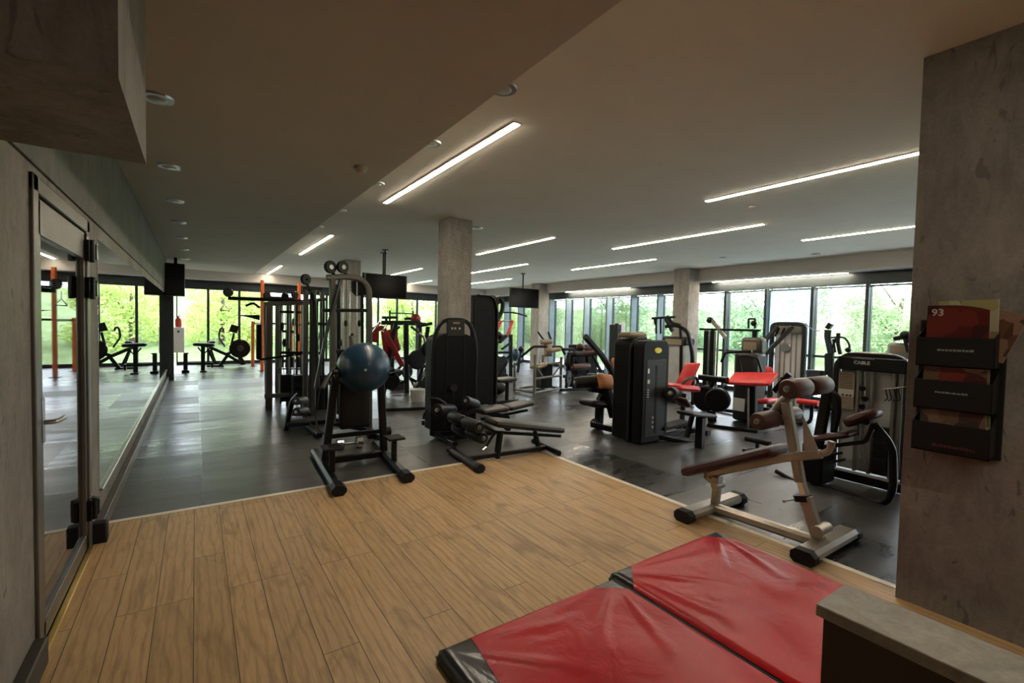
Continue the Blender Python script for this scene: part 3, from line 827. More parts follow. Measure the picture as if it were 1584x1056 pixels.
# ---- black decline bench on the corner of the oak floor
db = thing('decline_bench', 'low black decline bench standing across the corner of the oak floor', 'exercise bench', (2.95, 4.4, 0))
b = B(); b.bar([(2.42, 4.72, 0.05), (2.36, 4.02, 0.05)], 0.085, 0.07, ch=0.3); b.bar([(3.50, 4.62, 0.05), (3.42, 4.02, 0.05)], 0.06, 0.06, ch=0.3)
b.bar([(2.41, 4.36, 0.05), (3.46, 4.30, 0.05)], 0.06, 0.05)
b.build('base_frame', 'blk', db, bevel=0.003)
for y in (4.74, 4.00):
    b = B(); b.bar([(2.39 + (y - 4.36) * 0.085, y - 0.03, 0.05), (2.39 + (y - 4.36) * 0.085, y + 0.03, 0.05)], 0.10, 0.085, ch=0.3); b.build('end_cap', 'rubber', db)
def DB(px, py, y=4.34): return onY(px, py, y)
b = B(); b.bar([DB(768, 712), DB(774, 668)], 0.05, 0.075); b.build('leg', 'blk', db, bevel=0.003)
b = B(); b.bar([DB(834, 694), DB(827, 668)], 0.045, 0.06); b.build('leg', 'blk', db, bevel=0.003)
b = B(); b.pad(DB(757, 658), DB(862, 668), 0.30, 0.085, side=(0, 1, 0), rnd=0.2); b.build('back_pad', 'vinyl_dark', db)
b = B(); b.bar([DB(742, 655), DB(765, 668), DB(866, 674)], 0.05, 0.035, 0.03); b.tube([DB(752, 690), DB(762, 674), DB(768, 668)], 0.016, 0.02); b.build('pad_frame', 'blk', db)
b = B(); q = DB(753, 691); b.cyl(q, q + Vector((-0.05, 0, -0.03)), 0.012); b.build('locking_pin', 'chrome', db)
for px, py in ((718, 652), (724, 668)):
    q = DB(px, py); roller(db, q + Vector((0, -0.32, 0)), q + Vector((0, -0.03, 0)), 0.062, 'vinyl_black'); roller(db, q + Vector((0, 0.04, 0)), q + Vector((0, 0.30, 0)), 0.062, 'vinyl_black')
b = B(); q1, q2 = DB(718, 652), DB(724, 668)
for q in (q1, q2): b.cyl(q + Vector((0, -0.34, 0)), q + Vector((0, 0.32, 0)), 0.014)
b.bar([q1, q2, DB(745, 662)], 0.03, 0.04, 0.02); b.build('roller_bar', 'blk', db)

# ---- knee raise and dip stand carrying the blue ball
ds = thing('dip_stand', 'black knee raise and dip stand with two long feet standing on the pale edging strip', 'exercise stand', (1.4, 4.9, 0))
b = B()
b.bar([(1.09, 5.42, 0.05), (1.015, 4.10, 0.05)], 0.095, 0.075, ch=0.3); b.bar([(1.77, 5.45, 0.05), (1.64, 4.12, 0.05)], 0.095, 0.075, ch=0.3)
b.bar([(1.06, 4.97, 0.06), (1.73, 4.97, 0.06)], 0.06, 0.07)
b.build('base_frame', 'blk', ds, bevel=0.004)
for x, y in ((1.013, 4.07), (1.637, 4.09)):
    b = B(); b.bar([(x + 0.008, y + 0.11, 0.052), (x - 0.004, y - 0.03, 0.052)], 0.125, 0.096, ch=0.34); b.build('foot_cap', 'rubber', ds, bevel=0.004)
for x, lean in ((1.10, 0.03), (1.71, -0.015)):
    b = B(); b.bar([(x, 4.97, 0.09), (x + lean * 3, 4.98, 0.92), (x + lean * 3, 4.90, 1.02)], 0.075, 0.06, 0.06); b.build('upright', 'blk', ds, bevel=0.003)
for x, yy in ((1.06, 4.52), (1.69, 4.60)):
    b = B(); b.bar([(x, yy, 0.08), (x, yy, 0.30)], 0.05, 0.05); b.build('step_post', 'blk', ds)
    b = B(); b.box((x - 0.085, yy - 0.10, 0.30), (x + 0.085, yy + 0.10, 0.322)); b.build('foot_plate', 'rubber', ds, bevel=0.006)
for z_ in (0.86, 0.30): b = B(); b.bar([(1.13, 5.0, z_), (1.69, 5.0, z_)], 0.045, 0.045); b.build('crossbar', 'blk', ds)
b = B(); b.pad((1.40, 5.03, 0.36), (1.40, 5.03, 0.84), 0.32, 0.07, side=(1, 0, 0), rnd=0.2); b.build('back_pad', 'vinyl_black', ds)
for sx_, xa in ((-1, 1.19), (1, 1.67)):
    b = B(); b.tube([(xa, 4.98, 0.94), (xa - 0.06 * (sx_ < 0), 4.66, 0.95), (xa - 0.10 * (sx_ < 0), 4.50, 0.99)], 0.019, 0.06)
    b.build('dip_arm', 'blk', ds)
    b = B(); b.pad((xa, 4.93, 0.975), (xa - 0.05 * (sx_ < 0), 4.66, 0.975), 0.10, 0.05, side=(1, 0, 0), rnd=0.3); b.build('arm_pad', 'vinyl_black', ds)
b = B(); b.tube([onY(499, 600, 4.65), onY(508, 583, 4.7), onY(545, 541, 4.95), onY(543, 520, 5.0)], 0.024, 0.03); b.build('diagonal_arm', 'olive', ds)
bc = onY(563, 568, 4.74)
bl = B().sphere((bc.x, bc.y, bc.z), 0.262, 48, (1, 1, 0.96)).build('exercise_ball', 'ball'); tag(bl, 'large blue gym ball resting on the black dip stand', 'exercise ball')
me = bl.data; me.transform(Matrix.Translation(-bc)); bl.location = bc
vv = B().cyl(bc + Vector((-0.06, -0.255, 0.0)), bc + Vector((-0.062, -0.262, 0.0)), 0.012).build('valve', 'white', bl)

# ---- pulley tower behind the ball
pt = thing('pulley_tower', 'tall pulley tower with curved grey frame and two round wheels on top', 'gym machine', (1.5, 6.3, 0))
TY = 6.2
def T_(px, py, y=TY): return onY(px, py, y)
b = B(); b.bar([T_(515, 655), T_(514, 430)], 0.07, 0.09); a = T_(571, 655)
b.bar([Vector((a.x, TY, 0.02)), T_(571, 480), T_(570, 445), T_(558, 431), T_(540, 428), T_(505, 429)], 0.07, 0.085, 0.16)
b.build('frame', 'olive', pt, bevel=0.005)
b = B(); b.bar([(1.30, TY, 0.04), (1.30, 7.1, 0.04)], 0.07, 0.06); b.bar([(a.x, 5.75, 0.04), (a.x, 7.1, 0.04)], 0.08, 0.07); b.bar([(1.30, 7.05, 0.04), (a.x, 7.05, 0.04)], 0.07, 0.06); b.bar([T_(515, 655), Vector((a.x, TY, 0.04))], 0.06, 0.05); b.build('base_frame', 'blk', pt)
for px in (511, 530):
    c_ = T_(px, 413, TY - 0.05)
    w_ = B().disc(c_, (0.35, -1, 0), 0.080, 0.05, 0.012).build('pulley_wheel', 'blk', pt)
    B().disc(c_, (0.35, -1, 0), 0.03, 0.062).build('hub', 'steel', w_)
    B().bar([c_, T_(px + 8, 430)], 0.03, 0.04).build('pulley_bracket', 'blk', pt)
b = B(); b.bar([T_(527, 432, TY - 0.08), T_(506, 510, TY - 0.2), T_(488, 600, TY - 0.4)], 0.035, 0.05, 0.05); b.build('swing_arm', 'blk', pt)
for py_, xa_ in ((480, 498), (543, 510)): b = B(); b.bar([T_(xa_, py_), T_(571, py_)], 0.045, 0.045); b.build('crossbar', 'blk', pt)
for px in (530, 541, 552): B().cyl(T_(px, 640), T_(px, 432), 0.009, seg=10).build('guide_rod', 'chrome', pt)
b = B()
z0_ = 0.12
xa, xb = T_(527, 600).x, T_(556, 600).x
for k in range(14): b.box((xa, TY - 0.1, z0_ + k * 0.045), (xb, TY + 0.1, z0_ + k * 0.045 + 0.04))
b.build('weight_stack', 'stack', pt)
b = B(); b.prism([T_(544, 434), T_(556, 434), T_(566, 446), T_(569, 455), T_(552, 458), T_(545, 450)], (0, 0.06, 0)); b.build('shroud', 'blkgloss', pt)
b = B(); b.tube([T_(536, 430), T_(535, 560), T_(533, 640)], 0.004, 0, seg=6); b.build('cable', 'rubber', pt)
b = B(); b.tube([T_(495, 600), T_(487, 640), T_(492, 665, 5.9), T_(503, 672, 5.7)], 0.012, 0.1, seg=8); b.build('hose_cable', 'rubber', pt)
# low pulley with cushion rollers at the tower foot
LY = 6.9
lr = thing('low_row_station', 'low footplate station with two round cushions left of the blue ball stand', 'gym machine', (1.1, 6.9, 0))
LY = 6.9
b = B(); b.bar([onY(441, 668, LY), onY(452, 620, LY), onY(462, 610, LY)], 0.06, 0.07, 0.04); b.bar([onY(441, 668, LY), onY(478, 668, LY)], 0.06, 0.05)
b.bar([onY(452, 640, LY), onY(480, 640, LY)], 0.05, 0.05); b.build('frame', 'blk', lr)
roller(lr, onY(458, 620, LY - 0.22), onY(472, 619, LY + 0.02), 0.055, 'vinyl_dark'); roller(lr, onY(458, 637, LY - 0.2), onY(474, 636, LY + 0.02), 0.06, 'vinyl_black')
b = B(); q = onY(470, 650, LY); b.box((q.x - 0.22, LY - 0.14, q.z - 0.05), (q.x + 0.06, LY + 0.12, q.z)); b.build('foot_plate', 'rubber', lr, bevel=0.01)
for i, (px, py, c) in enumerate(((541, 680, 'chrome'), (586, 662, 'steel'))):
    q = onZ(px, py + 14, 0.0)
    t = thing('dumbbell', ['chrome dumbbell on the floor between the feet of the dip stand', 'small dumbbell beside the right upright of the dip stand'][i], 'dumbbell', (q.x, q.y, 0), 'dumbbells by the dip stand')
    b = B(); b.cyl(q + Vector((-0.08, 0, 0.065)), q + Vector((0.08, 0, 0.065)), 0.014); b.build('handle', c, t)
    for s in (-1, 1): B().disc(q + Vector((0.11 * s, 0, 0.065)), (1, 0, 0), 0.064, 0.08, seg=12).build('weight_head', c if i == 0 else 'blk', t)

# ---- magazine rack on the pier
mg = thing('magazine_rack', 'black three-tier magazine rack hanging on the concrete pier', 'magazine rack', (3.28, 0.68, 0.88))
RX0, RX1 = 3.278, 3.245
ry0, ry1 = 0.515, 0.845
b = B(); b.box((3.255, ry0, 0.885), (3.278, ry1, 1.575)); b.build('back_panel', 'rubber', mg, bevel=0.003)
tiers = [1.335, 1.115, 0.895]
for k, z in enumerate(tiers):
    xo = 3.145
    b = B(); b.box((xo, ry0 + 0.02, z), (xo + 0.006, ry1 - 0.015, z + 0.15)); b.box((xo, ry0 + 0.02, z), (3.256, ry1 - 0.015, z + 0.008))
    b.prism([(xo, ry0 + 0.02, z), (3.256, ry0 + 0.02, z), (3.256, ry0 + 0.02, z + 0.2), (xo, ry0 + 0.02, z + 0.15)], (0, 0.006, 0))
    b.prism([(xo, ry1 - 0.021, z), (3.256, ry1 - 0.021, z), (3.256, ry1 - 0.021, z + 0.2), (xo, ry1 - 0.021, z + 0.15)], (0, 0.006, 0))
    pk = b.build('pocket', 'rubber', mg, bevel=0.002)
sw = B()
for k, (z, n, hh) in enumerate(((1.415, 9, 0.012), (1.20, 9, 0.010), (0.925, 11, 0.016))):
    rr = random.Random(k)
    y = ry0 + 0.20
    sw2 = B()
    y = ry1 - 0.10
    for i in range(n):
        ww = rr.uniform(0.006, 0.016)
        sw2.box((3.1435, y - ww, z), (3.1449, y, z + hh * rr.uniform(0.7, 1)))
        y -= ww + 0.003
    sw2.build('lettering', 'lettering_dim' if k < 2 else 'maroon2', mg, smooth=0)
sw.bm.free()
mags = [
 ('magazine with dark red cover and pale masthead in the top pocket', 1.345, 0.30, 3.175, 0.0, 0.0, [(0.09, 0.008, 0.008), (0.07, 0.005, 0.006), (0.03, 0.005, 0.005), (0.12, 0.015, 0.01)], 0.03, 0.235, 'W'),
 ('magazine with pale yellow cover behind the dark red one', 1.38, 0.29, 3.20, -0.035, -0.02, [(0.25, 0.23, 0.10), (0.20, 0.16, 0.07), (0.34, 0.31, 0.2)], 0.0, 0.22, ''),
 ('brown magazine tilting out of the top right of the rack', 1.40, 0.24, 3.225, -0.055, 0.34, [(0.10, 0.04, 0.02), (0.2, 0.12, 0.08), (0.06, 0.02, 0.015)], 0.0, 0.22, ''),
 ('magazine with red and cream picture cover in the middle pocket', 1.125, 0.285, 3.175, 0.0, 0.0, [(0.14, 0.02, 0.015), (0.24, 0.16, 0.09), (0.06, 0.01, 0.015), (0.12, 0.07, 0.04)], 0.035, 0.24, ''),
 ('pale magazine behind the picture cover in the middle pocket', 1.13, 0.30, 3.20, -0.01, -0.02, [(0.32, 0.28, 0.2), (0.25, 0.2, 0.14)], 0.0, 0.23, ''),
 ('curled brown-paper magazine in the bottom pocket', 0.905, 0.275, 3.175, 0.0, 0.0, [(0.17, 0.11, 0.07), (0.04, 0.03, 0.025), (0.12, 0.08, 0.05)], 0.05, 0.25, ''),
 ('green and red magazine at the back of the bottom pocket', 0.905, 0.25, 3.205, -0.03, -0.05, [(0.12, 0.22, 0.05), (0.35, 0.04, 0.03), (0.5, 0.45, 0.35)], 0.0, 0.22, ''),
]
for i, (lab, z, h, x, dy, tilt, cols, curl, wd, tx) in enumerate(mags):
    t = thing('magazine', lab, 'magazine', (x, 0.68 + dy, z + 0.002), 'magazines in the rack')
    mt = magazine_mat('magazine_cover_%d' % i, cols, i * 1.7)
    R = Matrix.Rotation(tilt, 3, 'X')
    def sheet(off, th, matn, nm, t=t, x=x, z=z, h=h, dy=dy, R=R, curl=curl, wd=wd):
        b = B(); bm = b.bm; n = 12; A = []; C = []
        for j in range(n + 1):
            ra, rc = [], []
            for k in range(n + 1):
                u, v = j / n, k / n
                yy = (0.5 - u) * wd; zz = h * v * (1 - curl * 2.2 * max(0, u - 0.45) ** 2 * (v > 0.999) )
                dz = -curl * 1.6 * max(0, u - 0.35) ** 2 * v
                p = R @ Vector((0, yy, zz + dz))
                bend = curl * 0.9 * max(0, v - 0.5) * u
                base = Vector((x - off - bend, 0.68 + dy, z + 0.003))
                ra.append(bm.verts.new(base + p)); rc.append(bm.verts.new(base + p + Vector((-th, 0, 0))))
            A.append(ra); C.append(rc)
        for j in range(n):
            for k in range(n):
                bm.faces.new((A[j][k], A[j + 1][k], A[j + 1][k + 1], A[j][k + 1])); bm.faces.new((C[j][k], C[j][k + 1], C[j + 1][k + 1], C[j + 1][k]))
        for j in range(n):
            for k in (0, n): bm.faces.new((A[j][k], C[j][k], C[j + 1][k], A[j + 1][k]))
            for k in (0, n): bm.faces.new((A[k][j], A[k][j + 1], C[k][j + 1], C[k][j]))
        return b.build(nm, matn, t, smooth=60)
    sheet(0.0, 0.006, 'paper', 'pages'); sheet(0.0062, 0.0007, mt, 'cover')
    if tx:
        M4 = facing((x - 0.022, 0.68 + wd * 0.5 - 0.045, z + h - 0.035), (0, -1, 0), (0, 0, 1))
        text_mesh('masthead', '93', 0.05, M4, 'lettering', t, bold=0.001)

# ---- selectorized machine with name board, right
cm = thing('cable_weight_machine', 'black framed weight machine with pale columns and a lettered top board, next to the pier', 'gym machine', (5.5, 1.9, 0))
CX_ = 5.45
def C_(px, py, x=CX_): return onX(px, py, x)
yl, yr = C_(1291, 650).y, C_(1404, 650).y
zt = C_(1345, 548).z
b = B()
path = [(CX_, yl, 0.03), (CX_, yl, zt - 0.10), (CX_, yl - 0.09, zt - 0.01), (CX_, yr + 0.09, zt - 0.01), (CX_, yr, zt - 0.10), (CX_, yr, 0.03)]
b.bar(path, 0.07, 0.05, 0.07); b.bar([(CX_, yl, 0.06), (CX_, yr, 0.06)], 0.08, 0.10); b.build('frame', 'blk', cm, bevel=0.004)
b = B(); b.tube([(CX_ - 0.02, yl - 0.02, zt - 0.13), (CX_ - 0.02, yl - 0.10, zt + 0.012), (CX_ - 0.02, yr + 0.10, zt + 0.012), (CX_ - 0.02, yr + 0.02, zt - 0.13)], 0.012, 0.08); b.build('top_trim', 'steel', cm)
zb = C_(1345, 574).z
b = B(); b.box((CX_ - 0.045, yr + 0.02, zb), (CX_ + 0.02, yl - 0.02, zt - 0.03)); nb = b.build('name_board', 'blkgloss', cm, bevel=0.01)
M4 = facing((CX_ - 0.047, C_(1336, 561).y, C_(1336, 561).z), (0, -1, 0), (0, 0, 1))
text_mesh('lettering', 'CABLE', 0.046, M4, 'lettering', nb, bold=0.0012)
M4 = facing((CX_ - 0.047, C_(1336, 555).y, C_(1336, 555).z + 0.004), (0, -1, 0), (0, 0, 1))
b = B(); y = C_(1321, 555).y; zz = C_(1336, 555).z
for k in range(12):
    b.box((CX_ - 0.0465, y - 0.011, zz), (CX_ - 0.0455, y, zz + 0.007)); y -= 0.0155
b.build('small_lettering', 'lettering_dim', nb, smooth=0)
b = B(); b.box((CX_ + 0.03, yr + 0.03, 0.12), (CX_ + 0.04, yl - 0.03, zb)); b.build('rear_panel', 'panel_grey', cm)
for px, wpx in ((1293, 0.025), (1325, 0.03), (1347, 0.03), (1381, 0.05), (1391, 0.03)):
    y = C_(px, 650).y; b = B(); b.bar([(CX_ - 0.005, y, 0.12), (CX_ - 0.005, y, zb)], wpx, 0.03); b.build('column', 'silver2', cm)
b = B(); ya, yb_ = C_(1296, 650).y, C_(1321, 650).y
b.box((CX_ - 0.03, yb_, C_(1308, 632).z), (CX_ - 0.02, ya, C_(1308, 575).z)); ip = b.build('instruction_panel', 'tan', cm, bevel=0.002)
b = B()
for k in range(8):
    z = C_(1308, 579).z - k * 0.022; b.box((CX_ - 0.032, yb_ + 0.015, z), (CX_ - 0.0305, ya - 0.012, z + 0.006))
b.build('printed_lines', 'olive', ip, smooth=0)
b = B(); b.box((CX_ - 0.033, yb_ + 0.004, C_(1308, 613).z), (CX_ - 0.0305, ya - 0.004, C_(1308, 601).z)); b.build('picture_strip', 'lettering', ip, smooth=0)
b = B()
for k, yo in enumerate((0.02, 0.05, 0.085)):
    z = C_(1308, 610).z; b.disc((CX_ - 0.034, yb_ + yo + 0.01, z), (1, 0, 0), 0.011, 0.003, seg=12)
b.build('picture_marks', 'maroon2', ip, smooth=0)
b = B(); y1_, y2_ = C_(1353, 650).y, C_(1376, 650).y
for k in range(11): b.box((CX_ - 0.03, y2_, 0.14 + k * 0.042), (CX_ + 0.03, y1_, 0.178 + k * 0.042))
b.build('weight_stack', 'stack', cm)
b = B()
for px in (1331, 1338): b.cyl(C_(px, 720), C_(px, 575), 0.008, seg=10)
b.build('guide_rods', 'chrome', cm)
b = B()
for k, (px, py) in enumerate(((1336, 600), (1340, 616), (1335, 628))): q = C_(px, py); b.disc(q + Vector((-0.03, 0, 0)), (1, 0.2, 0), 0.028, 0.03, seg=16)
b.build('pulleys', 'blk', cm)
# hanging grips (small hooks) on the right of the machine
hk = thing('hook_rail', 'small rail with hanging hooks across the pale columns of the lettered machine', 'hook rail', C_(1385, 603, CX_ - 0.05), None)
b = B(); b.tube([C_(1367, 602, CX_ - 0.05), C_(1402, 598, CX_ - 0.05)], 0.005, seg=8); b.build('rail', 'steel', hk)
for px in (1370, 1376, 1383, 1390):
    b = B(); p0 = C_(px, 602, CX_ - 0.05); b.tube([p0, p0 + Vector((0, -0.01, -0.05)), p0 + Vector((0, -0.02, -0.09)), p0 + Vector((0, 0.005, -0.11))], 0.005, 0.02, seg=6); b.build('hook', 'blk', hk)
# seat assembly in front of it (leg curl)
lc = thing('leg_curl_bench', 'leg curl bench with maroon pads on a curved black tube frame by the lettered machine', 'gym machine', (5.0, 1.9, 0))
LX = 5.0
def L_(px, py, x=LX): return onX(px, py, x)
b = B(); b.tube([L_(1255, 740), L_(1262, 752), L_(1345, 776), L_(1372, 778), L_(1382, 755), L_(1381, 690), L_(1352, 655)], 0.030, 0.09, seg=14); b.build('tube_frame', 'blk', lc)
b = B(); b.tube([L_(1200, 728), L_(1225, 742), L_(1255, 752)], 0.022, 0.04); b.build('rear_foot', 'blk', lc)
b = B(); b.box((LX - 0.05, L_(1276, 700).y, 0.02), (LX + 0.25, L_(1243, 700).y, L_(1250, 684).z)); b.build('housing', 'shroud', lc, bevel=0.02)
b = B(); b.bar([L_(1265, 690), L_(1281, 600)], 0.06, 0.09); b.build('lever_arm', 'blk', lc)
b = B(); b.tube([L_(1285, 690), L_(1297, 640), L_(1297, 615), L_(1288, 606), L_(1276, 610)], 0.024, 0.05); b.build('lever_arm', 'blk', lc)
b = B(); b.pad(L_(1257, 683), L_(1323, 675), 0.30, 0.06, side=(1, 0, 0), rnd=0.3); b.build('seat_pad', 'maroon', lc)
b = B(); b.pad(L_(1314, 662), L_(1366, 643), 0.30, 0.09, side=(1, 0, 0), rnd=0.8); b.build('chest_pad', 'maroon', lc)
b = B(); b.bar([L_(1262, 692), L_(1340, 683), L_(1352, 655)], 0.05, 0.035, 0.04); b.build('pad_frame', 'blk', lc)
b = B(); b.tube([L_(1277, 704), L_(1303, 700)], 0.012); b.tube([L_(1280, 716), L_(1308, 710)], 0.012); b.build('handle', 'blk', lc)
b = B(); b.cyl(L_(1339, 652, LX - 0.13), L_(1339, 652, LX + 0.13), 0.03); b.build('pivot', 'blk', lc)
# ================================================================ machines in the middle and far parts of the room
def shroud_prism(name, parent, x0, x1, y, dep, z0, z1, r, mat, n=7, flare=0.0):
    """upright cover seen from -Y: rounded top outline, pushed back along +Y"""
    pts = [(x0 - flare, y, z0), (x1 + flare, y, z0)]
    for k in range(n + 1):
        a = math.pi / 2 * k / n; pts.append((x1 - r + r * math.cos(a), y, z1 - r * 0.6 + r * 0.6 * math.sin(a)))
    for k in range(n + 1):
        a = math.pi / 2 * (1 + k / n); pts.append((x0 + r + r * math.cos(a), y, z1 - r * 0.6 + r * 0.6 * math.sin(a)))
    return B().prism(pts, (0, dep, 0)).build(name, mat, parent, bevel=0.012)
def plates(parent, c, axis, rs, th=0.03, mat='blk'):
    a = Vector(axis).normalized(); o = Vector(c)
    for r in rs:
        d = B().disc(o, a, r, th, 0.018, 24).build('weight_plate', mat, parent)
        o = o + a * (th + 0.003)
    return o

# ---- prone leg curl with black shroud in front of the column
sm = thing('leg_curl_machine', 'prone leg curl machine with arched black shroud in front of the nearest column', 'gym machine', (3.15, 5.6, 0))
SY = 5.55
x0, x1 = onY(670, 600, SY).x, onY(735, 600, SY).x
zt_, zs_ = onY(702, 492, SY).z, onY(702, 517, SY).z
shroud_prism('shroud', sm, x0 + 0.015, x1 - 0.015, SY, 0.30, 0.08, zs_ + 0.01, 0.20, 'shroud')
b = B(); b.bar([(x0, SY + 0.02, 0.03), (x0 - 0.005, SY + 0.02, zs_ - 0.1), (x0 + 0.10, SY + 0.02, zt_ - 0.02), (x1 - 0.10, SY + 0.02, zt_ - 0.02), (x1 + 0.005, SY + 0.02, zs_ - 0.1), (x1, SY + 0.02, 0.03)], 0.05, 0.04, 0.16); b.build('arch_frame', 'blk', sm)
b = B(); xm = (x0 + x1) / 2; b.box((xm - 0.13, SY - 0.012, zs_ - 0.03), (xm + 0.13, SY + 0.03, zt_ - 0.02)); hb = b.build('head_board', 'shroud_grey', sm, bevel=0.008)
b = B(); b.box((xm - 0.05, SY - 0.016, zt_ - 0.075), (xm + 0.05, SY - 0.010, zt_ - 0.05)); b.build('badge', 'tan', hb, smooth=0)
b = B()
for k in (-0.06, -0.015, 0.05): b.disc((xm + k, SY - 0.014, zt_ - 0.135), (0, 1, 0), 0.016, 0.005, seg=12)
b.build('round_marks', 'lettering', hb)
for k in (-1, 1): B().box((xm + k * 0.13 - 0.004, SY - 0.008, 0.12), (xm + k * 0.13 + 0.004, SY + 0.002, zs_ - 0.05)).build('seam', 'shroud_grey', sm)
def S_(px, py, y=5.2): return onY(px, py, y)
b = B(); b.bar([(x0 + 0.05, 5.6, 0.04), (x0 + 0.05, 5.0, 0.04)], 0.07, 0.06); b.bar([(x0, SY, 0.05), (x1 + 0.05, SY, 0.05)], 0.07, 0.06); b.bar([S_(690, 678), S_(765, 668)], 0.07, 0.06); b.build('base_frame', 'blk', sm, bevel=0.003)
b = B(); b.bar([S_(706, 676), S_(708, 640), S_(735, 634), S_(785, 645), S_(786, 665)], 0.06, 0.07, 0.03); b.build('bench_post', 'blk', sm)
b = B(); b.pad(S_(738, 640), S_(780, 634), 0.32, 0.07, side=(0, 1, 0), rnd=0.35); b.build('chest_pad', 'vinyl_dark', sm)
b = B(); b.pad(S_(781, 634), S_(819, 625), 0.30, 0.06, side=(0, 1, 0), rnd=0.3); b.build('hip_pad', 'vinyl_dark', sm)
b = B(); b.bar([S_(745, 648), S_(815, 634)], 0.05, 0.035); b.bar([S_(783, 664), S_(783, 642)], 0.05, 0.05); b.build('pad_frame', 'blk', sm)
b = B(); b.disc(S_(701, 600, SY - 0.03), (0, 1, 0), 0.05, 0.05); b.build('shroud_knob', 'shroud_grey', sm)
b = B(); b.bar([S_(701, 605, 5.45), S_(702, 640, 5.4)], 0.02, 0.02); b.build('selector_rod', 'blk', sm)
roller(sm, S_(720, 620, 5.05), S_(737, 626, 5.35), 0.065, 'vinyl_black'); roller(sm, S_(676, 634, 5.0), S_(700, 634, 5.3), 0.075, 'vinyl_black')
b = B(); b.tube([S_(664, 616, 5.2), S_(678, 617, 5.2), S_(692, 628, 5.2), S_(703, 633, 5.2)], 0.022, 0.05); b.build('lever_arm', 'blk', sm)
b = B(); b.tube([S_(655, 648, 5.1), S_(656, 640, 5.1), S_(660, 636, 5.1)], 0.014, 0.03); b.cyl(S_(655, 650, 5.1), S_(655, 657, 5.1), 0.022); b.build('hanging_handle', 'blk', sm)
# ---- tall lat machine right of the column
tl = thing('lat_pulldown_machine', 'tall black shrouded lat machine with long bar, right of the nearest column', 'gym machine', (4.35, 7.3, 0))
TY2 = 7.2
x0, x1 = onY(730, 600, TY2).x, onY(768, 600, TY2).x
zt_ = onY(750, 455, TY2).z
shroud_prism('shroud', tl, x0, x1, TY2, 0.42, 0.04, zt_, 0.17, 'shroud')
b = B(); b.tube([(x1 - 0.02, TY2 - 0.02, 0.05), (x1 - 0.02, TY2 - 0.02, zt_ - 0.25), (x1 - 0.12, TY2 - 0.02, zt_ - 0.02), (x0 + 0.10, TY2 - 0.02, zt_ - 0.02)], 0.018, 0.2); b.build('edge_tube', 'shroud_grey', tl)
def U_(px, py, y=7.4): return onY(px, py, y)
b = B(); b.bar([U_(758, 520), U_(777, 480), U_(778, 467), U_(772, 459), U_(756, 470)], 0.07, 0.06, 0.05); b.build('top_arm', 'blk', tl, bevel=0.003)
b = B(); b.prism([U_(757, 468), U_(773, 457), U_(780, 466), U_(760, 476)], (0, 0.05, 0)); b.build('pulley_block', 'blk', tl)
b = B(); b.tube([U_(752, 484), U_(780, 483), U_(795, 483), U_(815, 489)], 0.015, 0.15); b.build('lat_bar', 'blk', tl)
b = B(); b.bar([(x1 - 0.1, TY2 + 0.1, 0.04), (x1 + 0.55, TY2 + 0.1, 0.04)], 0.07, 0.06); b.bar([(x1 + 0.3, TY2 + 0.1, 0.05), (x1 + 0.3, TY2 + 0.1, 0.42)], 0.06, 0.06); b.build('base_frame', 'blk', tl)
b = B(); b.pad((x1 + 0.02, TY2 + 0.1, 0.42), (x1 + 0.45, TY2 + 0.1, 0.44), 0.32, 0.07, side=(0, 1, 0)); b.build('seat_pad', 'vinyl_dark', tl)
# ---- multi gym
mg2 = thing('multi_gym', 'large grey multi gym frame with weight stacks and a long cable arm to the left', 'gym machine', (1.6, 8.6, 0))
def G_(px, py, y=8.6): return onY(px, py, y)
fr_ = [(416, 8.6, 632, 470, 0.10), (429, 9.8, 600, 468, 0.08), (445, 8.9, 606, 465, 0.05), (472, 7.7, 632, 450, 0.07), (483, 7.75, 640, 448, 0.09), (497, 8.4, 640, 452, 0.07)]
for px, y, pb_, ptp, wd in fr_:
    q, r_ = onY(px, pb_, y), onY(px, ptp, y); b = B(); b.bar([(q.x, y, 0.0), (q.x, y, r_.z)], wd, 0.08)
    b.build('upright', 'olive', mg2, bevel=0.004)
b = B(); b.bar([G_(408, 470), G_(480, 468)], 0.07, 0.07); b.build('top_beam', 'olive', mg2, bevel=0.003)
b = B(); b.bar([G_(353, 461, 9.0), G_(408, 463, 8.9), G_(470, 466, 8.8)], 0.05, 0.06); b.build('cable_arm', 'blk', mg2)
for i, (px, py, y) in enumerate(((353, 452, 9.0), (413, 457, 8.9), (441, 458, 8.8), (456, 456, 8.7))):
    B().disc(onY(px, py, y), (0.4, -1, 0.1), 0.075 if i == 0 else 0.06, 0.05, 0.01).build('pulley_wheel', 'blk', mg2)
c0 = onY(347, 461, 9.0); b = B(); b.tube([c0, onY(347, 471, 9.0)], 0.005, seg=6); b.build('cable', 'blk', mg2)
b = B(); b.tube([onY(347, 471, 9.0), onY(340, 480, 9.0), onY(355, 480, 9.0)], 0.009, 0.02, seg=8, closed=True); b.build('stirrup_handle', 'steel', mg2)
b = B(); b.prism([onY(365, 487, 9.2), onY(402, 487, 9.2), onY(402, 495, 9.2), onY(384, 490, 9.2)], (0, 0.25, 0)); b.build('shelf_arm', 'blk', mg2)
b = B(); b.prism([onY(397, 502, 8.9), onY(405, 502, 8.9), onY(405, 557, 8.9), onY(397, 556, 8.9)], (0, 0.12, 0)); b.build('side_board', 'blk', mg2, bevel=0.01)
b = B(); b.tube([onY(380, 473, 9.2), onY(392, 468, 9.2), onY(402, 476, 9.2)], 0.02, 0.05); b.build('hook_bracket', 'blk', mg2)
b = B(); b.bar([onY(402, 556, 8.6), onY(480, 545, 8.3)], 0.05, 0.04); b.build('lower_crossbar', 'blk', mg2)
